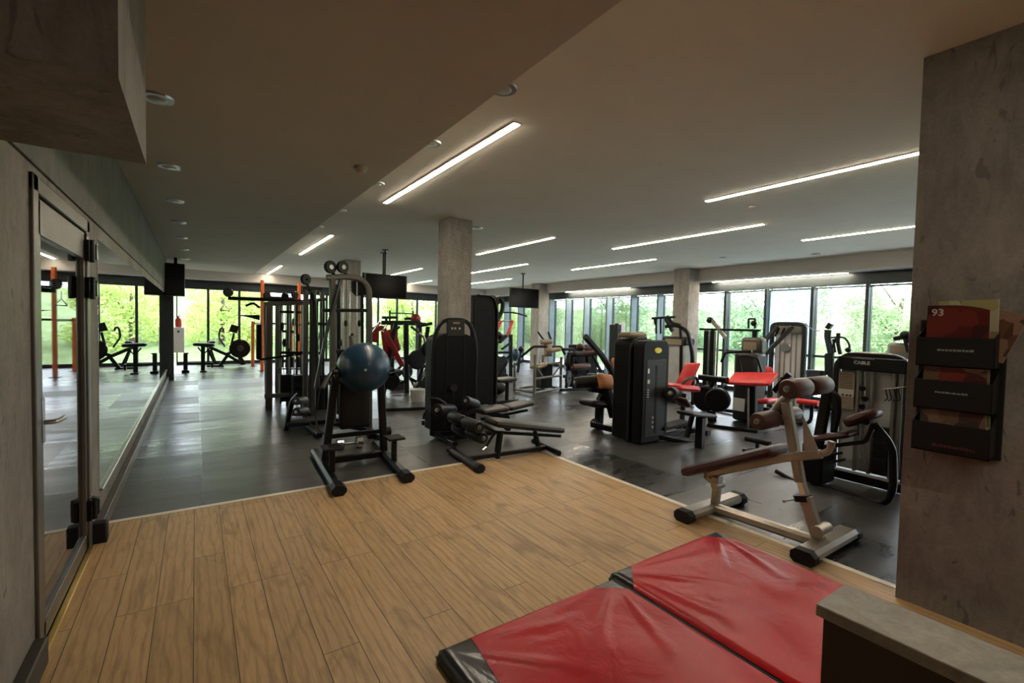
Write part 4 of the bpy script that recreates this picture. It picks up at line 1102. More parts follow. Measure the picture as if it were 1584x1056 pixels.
b = B(); b.bar([onY(410, 612, 8.6), onY(460, 610, 8.4)], 0.09, 0.07); b.build('base_beam', 'olive', mg2, bevel=0.004)
b = B(); q, r_ = onY(418, 615, 8.6), onY(413, 600, 9.8); b.bar([q, r_], 0.05, 0.05); b.bar([onY(412, 622, 9.4), onY(416, 610, 8.7)], 0.04, 0.04); b.build('base_rail', 'olive', mg2)
for (pa_, pb2, y, z1_) in ((432, 450, 8.7, 578), (452, 470, 8.3, 580)):
    b = B(); xa, xb = onY(pa_, 600, y).x, onY(pb2, 600, y).x; zt2 = onY(440, z1_, y).z; n = 11
    for k in range(n): b.box((xa, y - 0.12, 0.12 + k * (zt2 - 0.12) / n), (xb, y + 0.12, 0.12 + (k + 0.86) * (zt2 - 0.12) / n))
    b.build('weight_stack', 'stack', mg2)
    xm = (xa + xb) / 2
    for dx in (-0.06, 0.06): B().cyl((xm + dx, y, 0.1), (xm + dx, y, onY(440, 470, y).z), 0.01, seg=10).build('guide_rod', 'steel', mg2)
b = B(); b.bar([onY(476, 465, 7.9), onY(500, 463, 8.0)], 0.16, 0.05); b.build('top_plate', 'blk', mg2)
d_ = B().disc(onY(473, 432, 7.8), (0.5, -1, 0), 0.085, 0.05, 0.02).build('pulley_wheel', 'blk', mg2)
b = B(); b.bar([onY(474, 437, 7.8), onY(480, 452, 7.8)], 0.04, 0.05); b.bar([onY(468, 445, 7.8), onY(498, 447, 7.8)], 0.06, 0.05); b.build('pulley_bracket', 'blk', mg2)
b = B(); b.tube([onY(483, 452, 7.7), onY(487, 468, 7.7), onY(492, 600, 7.6)], 0.03, 0.05); b.build('front_column', 'blk', mg2)
for px in (437, 441, 457, 463): B().tube([onY(px, 470, 8.5), onY(px + 2, 578, 8.5)], 0.006, seg=6).build('cable', 'blk', mg2)
for i, px in enumerate((436, 444, 452, 462)):
    B().cyl(onY(px, 568, 8.9), onY(px, 552, 8.9), 0.035, 0.02, 12).build('bar_grip', 'vinyl_black', mg2)
b = B(); b.bar([onY(430, 570, 8.9), onY(470, 570, 8.9)], 0.10, 0.02); b.build('grip_shelf', 'blk', mg2)
# ---- orange rig
og = thing('squat_rack', 'orange uprights of a squat rack near the far windows behind the multi gym', 'squat rack', (2.05, 15.8, 0))
for x, y in ((1.60, 15.25), (2.62, 15.45), (1.50, 16.8), (2.62, 16.8)):
    b = B(); b.bar([(x, y, 0), (x, y, 2.62 if y < 16 else 1.42)], 0.09, 0.09); b.build('upright', 'orange_paint', og, bevel=0.004)
    b = B(); b.box((x - 0.10, y - 0.10, 0), (x + 0.10, y + 0.10, 0.012)); b.build('foot_plate', 'blk', og)
b = B(); b.bar([(1.6, 15.3, 2.15), (2.62, 15.5, 2.15)], 0.05, 0.06); b.build('pull_up_bar', 'blk', og)
for x in (1.61, 2.62):
    b = B(); b.bar([(x, 15.3, 1.36), (x - 0.05, 16.8, 1.36)], 0.05, 0.06); b.build('side_beam', 'blk', og)
b = B(); b.bar([(1.5, 16.8, 1.36), (2.62, 16.8, 1.36)], 0.05, 0.06); b.build('rear_beam', 'blk', og)
# ---- far bench and bike
fb = thing('flat_bench', 'black bench with upright posts near the far windows, left of the bike', 'exercise bench', (0.15, 15.7, 0))
def F_(px, py, y=15.6): return onY(px, py, y)
b = B(); b.bar([F_(287, 573), F_(287, 547)], 0.10, 0.08); b.bar([F_(314, 574), F_(314, 533)], 0.10, 0.08); b.bar([F_(284, 546), F_(292, 546)], 0.1, 0.03); b.build('post', 'blk', fb, bevel=0.004)
b = B(); b.bar([F_(286, 562), F_(328, 562)], 0.07, 0.07); b.bar([F_(281, 573), F_(293, 573)], 0.5, 0.06); b.bar([F_(309, 574), F_(320, 574)], 0.5, 0.06); b.build('base_frame', 'blk', fb)
b = B(); b.pad(F_(298, 535), F_(332, 536), 0.30, 0.09, side=(0, 1, 0)); b.build('seat_pad', 'vinyl_black', fb)
b = B(); b.bar([F_(306, 537), F_(315, 548), F_(325, 537)], 0.05, 0.04); b.build('pad_brace', 'blk', fb)
b = B(); b.bar([F_(321, 538), F_(331, 560)], 0.06, 0.05); b.bar([F_(328, 560), F_(328, 568)], 0.05, 0.2); b.build('rear_leg', 'blk', fb)
bk = thing('exercise_bike', 'black exercise bike with round flywheel in front of the far windows', 'exercise bike', (1.1, 16.7, 0))
def K_(px, py, y=16.7): return onY(px, py, y)
b = B(); b.bar([K_(340, 566), K_(352, 549), K_(376, 563)], 0.08, 0.09, 0.05); b.bar([K_(318, 534), K_(350, 548), K_(368, 540)], 0.07, 0.09, 0.05); b.bar([K_(368, 548), K_(379, 563)], 0.09, 0.1); b.build('frame', 'blk', bk)
B().disc(K_(371, 539), (0.1, -1, 0), 0.29, 0.09).build('flywheel', 'blkgloss', bk)
B().disc(K_(371, 539, 16.66), (0.1, -1, 0), 0.10, 0.06).build('flywheel_cover', 'shroud_grey', bk)
b = B(); b.bar([K_(356, 541), K_(362, 515)], 0.06, 0.07); b.build('handle_post', 'blk', bk)
b = B(); b.bar([K_(360, 514), K_(364, 503)], 0.22, 0.035); b.build('console', 'blk', bk)
b = B(); b.tube([K_(348, 536), K_(338, 521), K_(341, 508), K_(345, 508), K_(346, 513)], 0.025, 0.1, seg=8); b.build('handlebar', 'blk', bk)
b = B(); b.pad(K_(322, 532), K_(333, 531), 0.26, 0.08, side=(0, 1, 0)); b.build('saddle', 'vinyl_black', bk)
b = B(); b.bar([K_(326, 540), K_(334, 562)], 0.06, 0.07); b.bar([K_(320, 566), K_(346, 566)], 0.06, 0.06); b.build('rear_support', 'blk', bk)
# ---- items on the left far wall
sp = B(); sp.box((-0.558, 12.9, 1.975), (-0.20, 13.25, 2.70)); t = thing('loudspeaker', 'black box loudspeaker hanging at the far end of the mirror wall', 'loudspeaker', (-0.38, 13.07, 1.975))
sp.build('cabinet', 'blk', t, bevel=0.012); B().box((-0.545, 12.885, 2.0), (-0.215, 12.9, 2.67)).build('grille', 'rubber', t, bevel=0.004)
B().box((-0.40, 13.0, 2.69), (-0.34, 13.1, 2.84)).build('bracket', 'blk', t)
t = thing('wall_cabinet', 'white wall box near the far left window below the red extinguisher', 'wall box', (-0.5, 16.4, 0.78))
q1, q2 = onY(268, 506, 16.4), onY(285, 545, 16.4)
B().box((-0.618, 16.4, q2.z), (q2.x, 16.72, q1.z)).build('box', 'white', t, bevel=0.01); B().disc((q1.x + 0.12, 16.395, q1.z - 0.12), (0, 1, 0), 0.03, 0.02).build('lock', 'blk', t)
ex = thing('fire_extinguisher', 'small red extinguisher on the white wall box beside the far left window', 'fire extinguisher', (-0.45, 16.55, q1.z))
q = onY(276, 505, 16.55); B().lathe((q.x, 16.55, q1.z + 0.003), (q.x, 16.55, q1.z + 0.29), [(0, 0.06), (0.06, 0.08), (0.75, 0.08), (0.92, 0.045), (1, 0.025)], 20).build('cylinder', 'red_ext', ex)
b = B(); b.bar([(q.x - 0.04, 16.55, q1.z + 0.31), (q.x + 0.05, 16.55, q1.z + 0.33)], 0.03, 0.02); b.cyl((q.x, 16.55, q1.z + 0.28), (q.x, 16.55, q1.z + 0.32), 0.015); b.build('valve', 'blk', ex)
# ---- hanging screens
def tv(label, c, wd, ht, yawr, pole):
    t = thing('television', label, 'television', c)
    R = Matrix.Rotation(yawr, 3, 'Z'); c = Vector(c)
    B().box(c - Vector((wd / 2, 0.025, ht / 2)), c + Vector((wd / 2, 0.025, ht / 2)), R).build('housing', 'blk', t, bevel=0.008)
    B().box(c + Vector((-wd / 2 + 0.02, -0.029, -ht / 2 + 0.025)), c + Vector((wd / 2 - 0.02, -0.0255, ht / 2 - 0.02)), R, c).build('screen', 'screen', t)
    b = B(); b.box(c + Vector((-0.12, 0.03, -0.12)), c + Vector((0.12, 0.08, 0.12)), R, c); b.build('wall_mount', 'blk', t)
    p = c + R @ Vector((0, 0.09, 0)); B().cyl((p.x, p.y, p.z - 0.05), (p.x, p.y, ZC - 0.004), 0.02).build('ceiling_pole', 'blk', t)
    B().disc((p.x, p.y, ZC - 0.012), (0, 0, 1), 0.07, 0.02).build('pole_flange', 'blk', t)
    return t
c1 = onY(597, 443, 9.5); tv('black flat screen hanging between the pulley tower and the nearest column', c1, 0.86, 0.49, -0.05, 0)
c1b = onY(599, 442, 9.9); t_ = tv('second black flat screen half hidden behind the front one', Vector((c1b.x - 0.05, 9.9, c1b.z)), 1.02, 0.48, 0.10, 0)
c2 = onY(811, 461, 11.0); tv('black flat screen hanging beside the far right column', c2, 1.0, 0.56, -0.05, 0)
# ---- silver hyperextension frame
sv = thing('captains_chair', 'silver tube station with tan cushions standing in the middle of the dark floor', 'gym machine', (6.4, 8.2, 0))
legs = [(810, 560, 5.94, 8.6), (824, 548, 5.98, 7.9), (865, 552, 6.92, 8.15), (853, 548, 6.9, 8.8)]
for px, py, x, y in legs:
    r_ = onY(px, py, y); b = B(); b.tube([(x, y, 0.0), (x, y, r_.z if r_.z < 1.3 else 1.0)], 0.032, seg=12); b.build('leg', 'silver2', sv)
b = B(); b.tube([(5.98, 7.9, 0.06), (6.92, 8.15, 0.06), (6.9, 8.8, 0.06), (5.94, 8.6, 0.06)], 0.028, 0.03, closed=True); b.build('base_rail', 'silver2', sv)
b = B(); b.tube([(5.98, 7.9, 0.36), (6.92, 8.15, 0.36)], 0.026); b.tube([(5.98, 7.9, 0.66), (6.92, 8.15, 0.66)], 0.026); b.build('cross_rail', 'silver2', sv)
b = B(); b.tube([(6.02, 7.9, 0.60), (6.25, 7.98, 0.40)], 0.02); b.tube([(6.90, 8.14, 0.60), (6.62, 8.07, 0.38)], 0.02); b.build('brace', 'silver2', sv)
b = B(); b.bar([onY(806, 552, 8.4), onY(825, 536, 8.2), onY(868, 536, 8.2), onY(874, 548, 8.2)], 0.05, 0.05, 0.05); b.build('arm_frame', 'blk', sv)
b = B(); b.pad(onY(846, 552, 8.2), onY(846, 531, 8.3), 0.22, 0.10, side=(1, 0, 0)); b.build('back_cushion', 'tan', sv)
b = B(); b.pad(onY(848, 546, 8.0), onY(866, 543, 8.0), 0.16, 0.09, side=(0, 1, 0)); b.build('arm_cushion', 'tan', sv)
b = B(); b.pad(onY(825, 572, 8.0), onY(842, 566, 8.0), 0.30, 0.10, side=(0, 1, 0)); b.build('seat_cushion', 'tan', sv)
roller(sv, onY(837, 529, 8.2), onY(853, 528, 8.2), 0.055, 'tan')
for a, c in (((832, 513), (842, 527)), ((848, 513), (853, 526))): B().cyl(onY(*a, 8.2), onY(*c, 8.2), 0.022).build('handle', 'blk', sv)
b = B(); q = onY(842, 590, 8.5); b.box((q.x - 0.16, 8.4, 0.05), (q.x + 0.16, 8.7, 0.62)); b.build('weight_box', 'stack', sv, bevel=0.01)
# ---- pair of black selectorized machines
def tower(root, x0, x1, y0, y1, h, badge):
    pts = [(x0, y0, 0.02), (x1, y0, 0.02)]
    n = 6; r = 0.09
    for k in range(n + 1):
        a = math.pi / 2 * k / n; pts.append((x1 - r + r * math.cos(a), y0, h - r + r * math.sin(a)))
    for k in range(n + 1):
        a = math.pi / 2 * (1 + k / n); pts.append((x0 + r + r * math.cos(a), y0, h - r + r * math.sin(a)))
    sh = B().prism(pts, (0, y1 - y0, 0)).build('shroud', 'shroud', root, bevel=0.02)
    b = B(); b.box((x0 + 0.07, y0 - 0.006, 0.10), (x1 - 0.07, y0 + 0.004, h - 0.25)); b.build('front_panel', 'shroud_grey', sh, bevel=0.006)
    b = B(); xm = (x0 + x1) / 2; b.box((xm - 0.02, y0 - 0.009, 0.14), (xm + 0.02, y0 - 0.003, h - 0.32)); b.build('slot', 'rubber', sh, bevel=0.006)
    if badge:
        xm += 0.02
        d = B().disc((0, 0, 0), (0, 1, 0), 0.042, 0.008)
        for v in d.bm.verts: v.co = Vector((xm + v.co.x * 1.7, y0 - 0.004 + v.co.y, h - 0.13 + v.co.z * 0.85))
        d.build('badge', 'yellow', sh)
        b = B(); b.box((x0 + 0.09, y0 - 0.009, h - 0.42), (x0 + 0.12, y0 - 0.0055, h - 0.36)); b.box((x0 + 0.09, y0 - 0.009, h - 0.55), (x0 + 0.13, y0 - 0.0055, h - 0.50)); b.build('white_label', 'white', sh, smooth=0)
        b = B()
        for k in range(4): b.box((x0 + 0.09, y0 - 0.009, h - 0.64 - k * 0.03), (x0 + 0.12, y0 - 0.0055, h - 0.625 - k * 0.03))
        for k in range(3): b.box((x0 + 0.20, y0 - 0.009, 0.33 - k * 0.06), (x0 + 0.225, y0 - 0.0055, 0.36 - k * 0.06))
        b.build('small_print', 'lettering', sh, smooth=0)
    return sh
pr = thing('leg_extension_machine', 'black weight machine with yellow oval badge and red seat beyond the oak floor', 'gym machine', (5.0, 4.1, 0))
PX1 = onY(1034, 600, 3.9).x
tower(pr, PX1 - 0.52, PX1, 3.9, 4.06, 1.34, True)
b = B(); b.box((PX1 - 0.42, 4.0, 0.0), (PX1 - 0.05, 4.1, 0.12)); b.build('plinth', 'blk', pr)
def R_(px, py, y=3.8): return onY(px, py, y)
b = B(); b.bar([R_(1003, 672, 4.0), R_(1076, 686, 3.7)], 0.10, 0.06); b.bar([(PX1 - 0.1, 3.98, 0.06), (5.95, 3.98, 0.06)], 0.09, 0.08); b.bar([(5.9, 4.3, 0.05), (5.9, 3.75, 0.05)], 0.08, 0.07); b.build('base_frame', 'blk', pr)
q = onZ(1082, 692, 0); b = B(); b.bar([(q.x, q.y, 0), (q.x, q.y, onY(1080, 646, q.y).z)], 0.10, 0.10); b.bar([onY(1062, 676, q.y + 0.1), onY(1071, 642, q.y + 0.1)], 0.06, 0.05); b.build('step_post', 'blk', pr, bevel=0.004)
b = B(); b.pad(onY(1057, 642, q.y), onY(1098, 645, q.y), 0.24, 0.05, side=(0, 1, 0)); b.build('step_pad', 'vinyl_black', pr)
b = B(); b.pad(onY(1030, 602, 4.1), onY(1066, 605, 4.1), 0.42, 0.09, side=(0, 1, 0)); b.build('seat_pad', 'red_vinyl', pr)
b = B(); b.pad(onY(1053, 600, 4.25), onY(1071, 562, 4.25), 0.24, 0.07, side=(0.86, -0.5, 0), rnd=0.3); b.build('back_pad', 'red_vinyl', pr)
b = B(); b.tube([onY(1050, 604, 4.0), onY(1060, 588, 4.0), onY(1076, 582, 4.0), onY(1081, 592, 4.0), onY(1068, 603, 4.0)], 0.022, 0.06); b.build('side_handle', 'blk', pr)
roller(pr, onY(1037, 608, 3.75), onY(1046, 608, 4.15), 0.085, 'vinyl_black')
b = B(); b.bar([onY(1058, 610, 4.2), onY(1055, 650, 4.1), Vector((5.7, 3.98, 0.08))], 0.07, 0.08, 0.05); b.build('seat_post', 'blk', pr)
b = B(); b.pad(onY(1050, 618, 3.8), onY(1058, 630, 3.8), 0.2, 0.06, side=(0, 1, 0)); b.build('shin_pad', 'maroon2', pr)
b = B(); b.bar([onY(1020, 662, 3.95), onY(1060, 652, 3.9)], 0.2, 0.04); b.build('foot_step', 'rubber', pr)
pl = thing('seated_curl_machine', 'black weight machine with orange cushions, left neighbour of the badged machine', 'gym machine', (4.9, 4.9, 0))
tower(pl, PX1 - 0.50, PX1 - 0.02, 4.12, 4.42, 1.35, False)
shroud2 = B(); 
q = PX1 - 0.51; shroud2.bar([(q, 4.12, 0.0), (q, 4.12, 1.25), (q + 0.1, 4.12, 1.36), (q + 0.3, 4.12, 1.36)], 0.03, 0.03, 0.1); shroud2.build('edge_frame', 'shroud_grey', pl)
def O_(px, py, y=4.9): return onY(px, py, y)
b = B(); b.bar([O_(916, 656), Vector((PX1 - 0.3, 4.4, 0.06))], 0.09, 0.08); b.cyl(O_(918, 652, 4.9), O_(926, 660, 4.9), 0.06); b.build('base_frame', 'blk', pl)
b = B(); b.bar([O_(926, 662), O_(928, 620), O_(938, 600)], 0.12, 0.10, 0.03); b.build('seat_post', 'blk', pl, bevel=0.004)
b = B(); b.bar([O_(905, 520), O_(930, 548), O_(950, 580), O_(955, 610)], 0.07, 0.08, 0.05); b.build('back_frame', 'blk', pl)
B().disc(O_(955, 566, 4.75), (0.5, -1, 0.2), 0.085, 0.08).build('round_cushion', 'orange_vinyl', pl)
B().disc(O_(951, 560, 5.1), (0.5, -1, 0.2), 0.07, 0.07).build('round_cushion', 'orange_vinyl', pl)
b = B(); b.pad(O_(922, 590, 4.8), O_(943, 592, 4.8), 0.22, 0.11, side=(0, 0.3, 1)); b.build('side_cushion', 'orange_vinyl', pl)
roller(pl, O_(889, 592, 5.0), O_(924, 589, 4.85), 0.085, 'vinyl_black'); roller(pl, O_(912, 600, 4.9), O_(933, 603, 4.9), 0.055, 'vinyl_dark')
b = B(); b.pad(O_(905, 628, 4.9), O_(935, 630, 4.9), 0.34, 0.10, side=(0, 1, 0)); b.build('seat_pad', 'vinyl_black', pl)
B().disc(O_(938, 603, 4.8), (0.3, -1, 0), 0.035, 0.03).build('axle_cap', 'white', pl)
b = B(); b.bar([O_(948, 640), O_(964, 644)], 0.15, 0.10); b.build('foot_roll', 'vinyl_black', pl)
for px in (952, 957): B().cyl(O_(px, 627, 5.1), O_(px, 606, 5.1), 0.014).build('chrome_post', 'chrome', pl)
cu = thing('beige_cushion', 'beige towel-like cushion lying on top of the two black machine covers', 'cushion', (PX1 - 0.3, 4.28, 1.36))
b = B(); b.pad((PX1 - 0.47, 4.28, 1.352), (PX1 - 0.12, 4.28, 1.362), 0.26, 0.08, side=(0, 1, 0), rnd=0.5); b.build('cover', 'tan', cu)
# ---- row of machines left of the pair (dark with maroon rolls)
br = thing('bicep_machine', 'dark weight machine with maroon arm rolls behind the silver tube station', 'gym machine', (7.6, 7.9, 0))
def Q_(px, py, y=7.9): return onY(px, py, y)
roller(br, Q_(885, 568, 7.7), Q_(911, 566, 7.7), 0.075, 'maroon2')
b = B(); b.pad(Q_(884, 552), Q_(912, 550), 0.3, 0.13, side=(0, 1, 0)); b.build('upper_pad', 'vinyl_black', br)
b = B(); b.pad(Q_(898, 552), Q_(926, 548, 7.6), 0.3, 0.10, side=(0, 1, 0)); b.build('maroon_pad', 'maroon', br)
b = B(); b.bar([Q_(872, 540), Q_(888, 540), Q_(890, 558)], 0.06, 0.06, 0.03); b.bar([Q_(872, 582), Q_(915, 584)], 0.06, 0.07); b.bar([Q_(888, 600), Q_(886, 550)], 0.07, 0.07); b.bar([Q_(912, 600), Q_(908, 545)], 0.07, 0.07); b.bar([Q_(868, 603), Q_(925, 600)], 0.07, 0.06); b.build('frame', 'blk', br)
b = B(); b.box(Q_(890, 600, 8.1), Q_(912, 532, 8.4)); b.build('shroud', 'shroud', br, bevel=0.03)
B().disc(Q_(879, 585, 7.6), (0.6, -1, 0), 0.17, 0.05, 0.03).build('cam_wheel', 'blk', br)
b = B(); b.sphere(Q_(898, 537), 0.09, 16, (1.1, 1, 1)); b.sphere(Q_(912, 540), 0.11, 16, (1.2, 1, 0.9)); b.build('head_pad', 'maroon', br)
# ---- slim white and black unit by the glazing
wu = thing('slim_kiosk', 'slim upright white and black unit in front of the right windows', 'kiosk', (10.2, 9.5, 0))
q = onY(962, 560, 9.0)
B().box((q.x - 0.06, 9.0, 0), (q.x + 0.10, 9.3, onY(962, 499, 9.0).z)).build('white_panel', 'white', wu, bevel=0.01)
B().box((q.x - 0.22, 9.0, 0), (q.x - 0.065, 9.3, onY(953, 502, 9.0).z)).build('dark_panel', 'blk', wu, bevel=0.01)
B().box((q.x - 0.28, 8.95, onY(953, 507, 9.0).z), (q.x - 0.22, 9.05, onY(953, 500, 9.0).z)).build('hook', 'blk', wu, bevel=0.01)
# ---- grey chest press
cp = thing('chest_press_machine', 'grey shrouded press machine with raised black arms behind the badged machine', 'gym machine', (8.2, 6.4, 0))
def H_(px, py, x=8.0): return onX(px, py, x)
y0, y1 = H_(1057, 580).y, H_(1024, 580).y
b = B(); b.box((8.0, y0, 0.05), (8.3, y1, H_(1040, 521).z)); b.build('shroud', 'panel_grey', cp, bevel=0.05)
b = B(); b.box((7.97, y0 - 0.03, H_(1040, 534).z), (8.33, y1 + 0.03, H_(1040, 520).z)); b.build('shroud_head', 'shroud_grey', cp, bevel=0.05)
b = B(); b.box((7.965, y0 + 0.05, H_(1040, 533).z), (7.975, y1 - 0.08, H_(1040, 524).z)); b.build('label', 'tan', cp, smooth=0)
b = B(); b.bar([H_(1053, 600), H_(1054, 540), H_(1053, 505)], 0.06, 0.06, 0.05); b.bar([H_(1072, 610), H_(1071, 545), H_(1064, 512), H_(1048, 503), H_(1030, 505)], 0.06, 0.07, 0.10); b.build('frame', 'blk', cp)
b = B(); b.bar([H_(1009, 492), H_(1045, 490)], 0.05, 0.05); b.bar([H_(1030, 493), H_(1040, 512)], 0.06, 0.07); b.bar([H_(1012, 491), H_(1014, 502)], 0.04, 0.04); b.bar([H_(1032, 489), H_(1040, 500), H_(1053, 503)], 0.05, 0.06, 0.03); b.build('press_arm', 'blk', cp)
for px in (1015, 1022): B().cyl(H_(px, 516), H_(px, 492), 0.02).build('handle', 'blk', cp)
b = B(); b.bar([(8.0, y0, 0.04), (8.0, y1 + 0.2, 0.04)], 0.09, 0.08); b.bar([H_(1072, 610), Vector((8.0, H_(1072, 610).y, 0.03))], 0.06, 0.06); b.bar([(8.0, H_(1072, 610).y, 0.04), (8.0, y0, 0.04)], 0.08, 0.06); b.build('base_frame', 'blk', cp)
# ---- cable column pair with bar
cc = thing('dual_cable_station', 'dark cable column with chrome rods and a straight top bar right of the glazing column', 'gym machine', (8.0, 5.0, 0))
def J_(px, py, x=7.9): return onX(px, py, x)
b = B(); b.bar([J_(1083, 509), J_(1176, 511)], 0.05, 0.04); b.build('top_bar', 'blk', cc)
for px, w_, m_ in ((1092, 0.10, 'blk'), (1101, 0.04, 'blk'), (1166, 0.06, 'blk')):
    b = B(); q = J_(px, 560); b.bar([(7.9, q.y, 0.0), (7.9, q.y, J_(px, 511).z)], w_, 0.08); b.build('column', m_, cc, bevel=0.004)
for px in (1097, 1106, 1110): q = J_(px, 560); B().cyl((7.88, q.y, 0.1), (7.88, q.y, J_(px, 512).z), 0.018).build('chrome_rod', 'chrome', cc)
b = B(); b.bar([J_(1099, 494), J_(1107, 502), J_(1122, 522)], 0.05, 0.07, 0.03); b.build('counterweight_arm', 'steel', cc)
b = B(); b.sphere(J_(1098, 495), 0.06, 16); b.build('arm_end', 'blk', cc)
b = B(); b.bar([J_(1158, 508), J_(1158, 493), J_(1168, 493), J_(1168, 508)], 0.03, 0.03, 0.02); b.sphere(J_(1166, 500), 0.05, 12); b.build('loop_handle', 'blk', cc)
b = B(); b.bar([J_(1088, 630), J_(1172, 640)], 0.12, 0.06); b.build('base_frame', 'blk', cc)
# ---- red padded preacher machine
rp_ = thing('preacher_curl_machine', 'preacher curl machine with bright red slanted pad and grey shroud', 'gym machine', (7.1, 3.9, 0))
def W_(px, py, x=7.0): return onX(px, py, x)
b = B(); b.prism([onZ(1093, 660, 0.0), onZ(1172, 670, 0.0), onZ(1176, 655, 0), onZ(1100, 648, 0)], (0, 0, 0.05)); b.build('base_plate', 'blk', rp_, bevel=0.01)
y0, y1 = W_(1163, 600).y, W_(1127, 600).y
b = B(); b.box((7.1, y0, 0.06), (7.42, y1, W_(1145, 545).z)); b.build('shroud', 'shroud_grey', rp_, bevel=0.05)
b = B(); b.box((7.25, y0 + 0.02, W_(1145, 548).z), (7.45, y1 - 0.02, onX(1145, 521, 7.3).z)); b.build('shroud_head', 'olive', rp_, bevel=0.05)
b = B(); b.box((7.235, y0 + 0.08, onX(1145, 540, 7.25).z), (7.25, y1 - 0.08, onX(1145, 528, 7.25).z)); b.build('label', 'tan', rp_, smooth=0)
b = B(); b.box((7.085, y0 + 0.15, 0.22), (7.1, y1 - 0.03, 0.42)); b.build('white_sticker', 'white', rp_, smooth=0)
pa_, pb_ = W_(1131, 588, 6.8), W_(1199, 590, 6.8)
b = B(); b.pad(pa_, pb_, 0.30, 0.07, side=(0.85, 0, 0.52), rnd=0.15, puff=0.1); b.build('arm_pad', 'red_vinyl', rp_)
b = B(); b.bar([W_(1165, 668, 6.9), W_(1165, 597, 6.9)], 0.10, 0.10); b.build('pad_post', 'blk', rp_, bevel=0.004)
b = B(); b.cyl(W_(1158, 660, 6.85), W_(1158, 600, 6.85), 0.018); b.build('chrome_post', 'chrome', rp_)
b = B(); b.tube([W_(1147, 578, 6.9), W_(1142, 551, 6.9), W_(1152, 550, 6.9), W_(1172, 553, 6.9), W_(1178, 575, 6.9)], 0.017, 0.04); b.build('curl_bar', 'blk', rp_)
b = B(); b.tube([W_(1116, 560, 7.0), W_(1122, 545, 7.0), W_(1163, 543, 7.0)], 0.022, 0.05); b.build('lever_arm', 'blk', rp_)
b = B(); q = W_(1096, 616, 6.6); b.disc(q + Vector((0, 0.04, 0)), (1, 0.25, 0), 0.20, 0.16); b.build('front_drum', 'shroud', rp_)
b = B(); q2 = W_(1110, 618, 6.6); b.disc(q2, (1, 0.25, 0), 0.18, 0.14); b.build('rear_drum', 'shroud', rp_)
b = B(); b.bar([W_(1082, 583, 6.6), W_(1125, 588, 6.6)], 0.09, 0.09); b.bar([W_(1098, 600, 6.6), W_(1110, 583, 6.6)], 0.05, 0.06); b.build('drum_bracket', 'blk', rp_)
b = B(); b.bar([W_(1100, 635, 6.75), W_(1102, 655, 6.75)], 0.12, 0.1); b.build('drum_foot', 'blk', rp_)
b = B(); b.pad(W_(1171, 624, 7.3), W_(1197, 624, 7.3), 0.36, 0.08, side=(1, 0, 0)); b.build('seat_pad', 'red_vinyl', rp_)
b = B(); b.bar([W_(1186, 630, 7.3), Vector((7.3, W_(1186, 630, 7.3).y, 0.02))], 0.08, 0.08); b.build('seat_post', 'blk', rp_)
b = B(); b.bar([W_(1198, 605, 7.0), W_(1222, 578, 7.0)], 0.07, 0.08); b.build('back_bracket', 'blk', rp_)
B().disc(W_(1216, 600, 7.2), (1, 0.4, 0), 0.12, 0.10, 0.0).build('maroon_hub', 'maroon2', rp_)
# ---- tall pale lat frame
lf = thing('lat_tower', 'tall pale weight tower with arched grey frame and slanted arms before the right windows', 'gym machine', (9.1, 4.3, 0))
def V_(px, py, x=9.1): return onX(px, py, x)
yl, yr = V_(1191, 600).y, V_(1241, 600).y; zt_ = V_(1218, 499).z
b = B(); b.bar([(9.1, yl, 0.02), (9.1, yl, zt_ - 0.05), (9.1, yl - 0.10, zt_ - 0.02), (9.1, yr + 0.10, zt_ - 0.02), (9.1, yr, zt_ - 0.05), (9.1, yr, 0.02)], 0.08, 0.07, 0.06); b.build('frame', 'shroud_grey', lf, bevel=0.005)
b = B(); b.box((9.14, yr + 0.04, 0.1), (9.16, yl - 0.04, zt_ - 0.12)); b.build('back_panel', 'white', lf)
b = B(); b.box((9.08, yr + 0.05, zt_ - 0.20), (9.12, yl - 0.05, zt_ - 0.05)); b.build('head_board', 'silver2', lf, bevel=0.01)
for f in (0.25, 0.4, 0.6, 0.75): y = yl + (yr - yl) * f; B().cyl((9.12, y, 0.1), (9.12, y, zt_ - 0.2), 0.012, seg=10).build('guide_rod', 'steel', lf)
b = B()
for k in range(12): b.box((9.02, yr + 0.22, 0.1 + k * 0.045), (9.13, yl - 0.22, 0.14 + k * 0.045))
b.build('weight_stack', 'stack', lf)
B().disc(V_(1215, 537, 9.11), (1, 0, 0), 0.09, 0.02, 0.05).build('emblem_ring', 'steel', lf)
for (a, c) in (((1202, 505), (1168, 545)), ((1226, 505), (1160, 572))):
    b = B(); b.bar([V_(*a, 8.95), V_(*c, 8.4)], 0.06, 0.07); b.build('slanted_arm', 'shroud_grey', lf, bevel=0.004)
for (a, c) in (((1205, 507), (1199, 520)), ((1214, 507), (1208, 520))): B().cyl(V_(*a, 8.95), V_(*c, 8.95), 0.02).build('grip', 'blk', lf)
b = B(); b.pad(V_(1180, 585, 8.7), V_(1195, 580, 8.7), 0.3, 0.2, side=(1, 0, 0), rnd=0.7); b.build('thigh_roll', 'red_vinyl', lf)
b = B(); b.pad(V_(1190, 625, 8.6), V_(1209, 624, 8.6), 0.30, 0.10, side=(1, 0, 0)); b.build('seat_pad', 'red_vinyl', lf)
b = B(); b.bar([V_(1200, 628, 8.6), Vector((8.6, V_(1200, 628, 8.6).y, 0.02))], 0.08, 0.08); b.bar([(8.6, V_(1200, 628, 8.6).y, 0.04), (9.1, (yl + yr) / 2, 0.04)], 0.08, 0.07); b.build('seat_post', 'blk', lf)
b = B(); b.tube([(9.1, yl, 0.05), (9.1, yr, 0.05)], 0.04); b.build('base_rail', 'blk', lf)
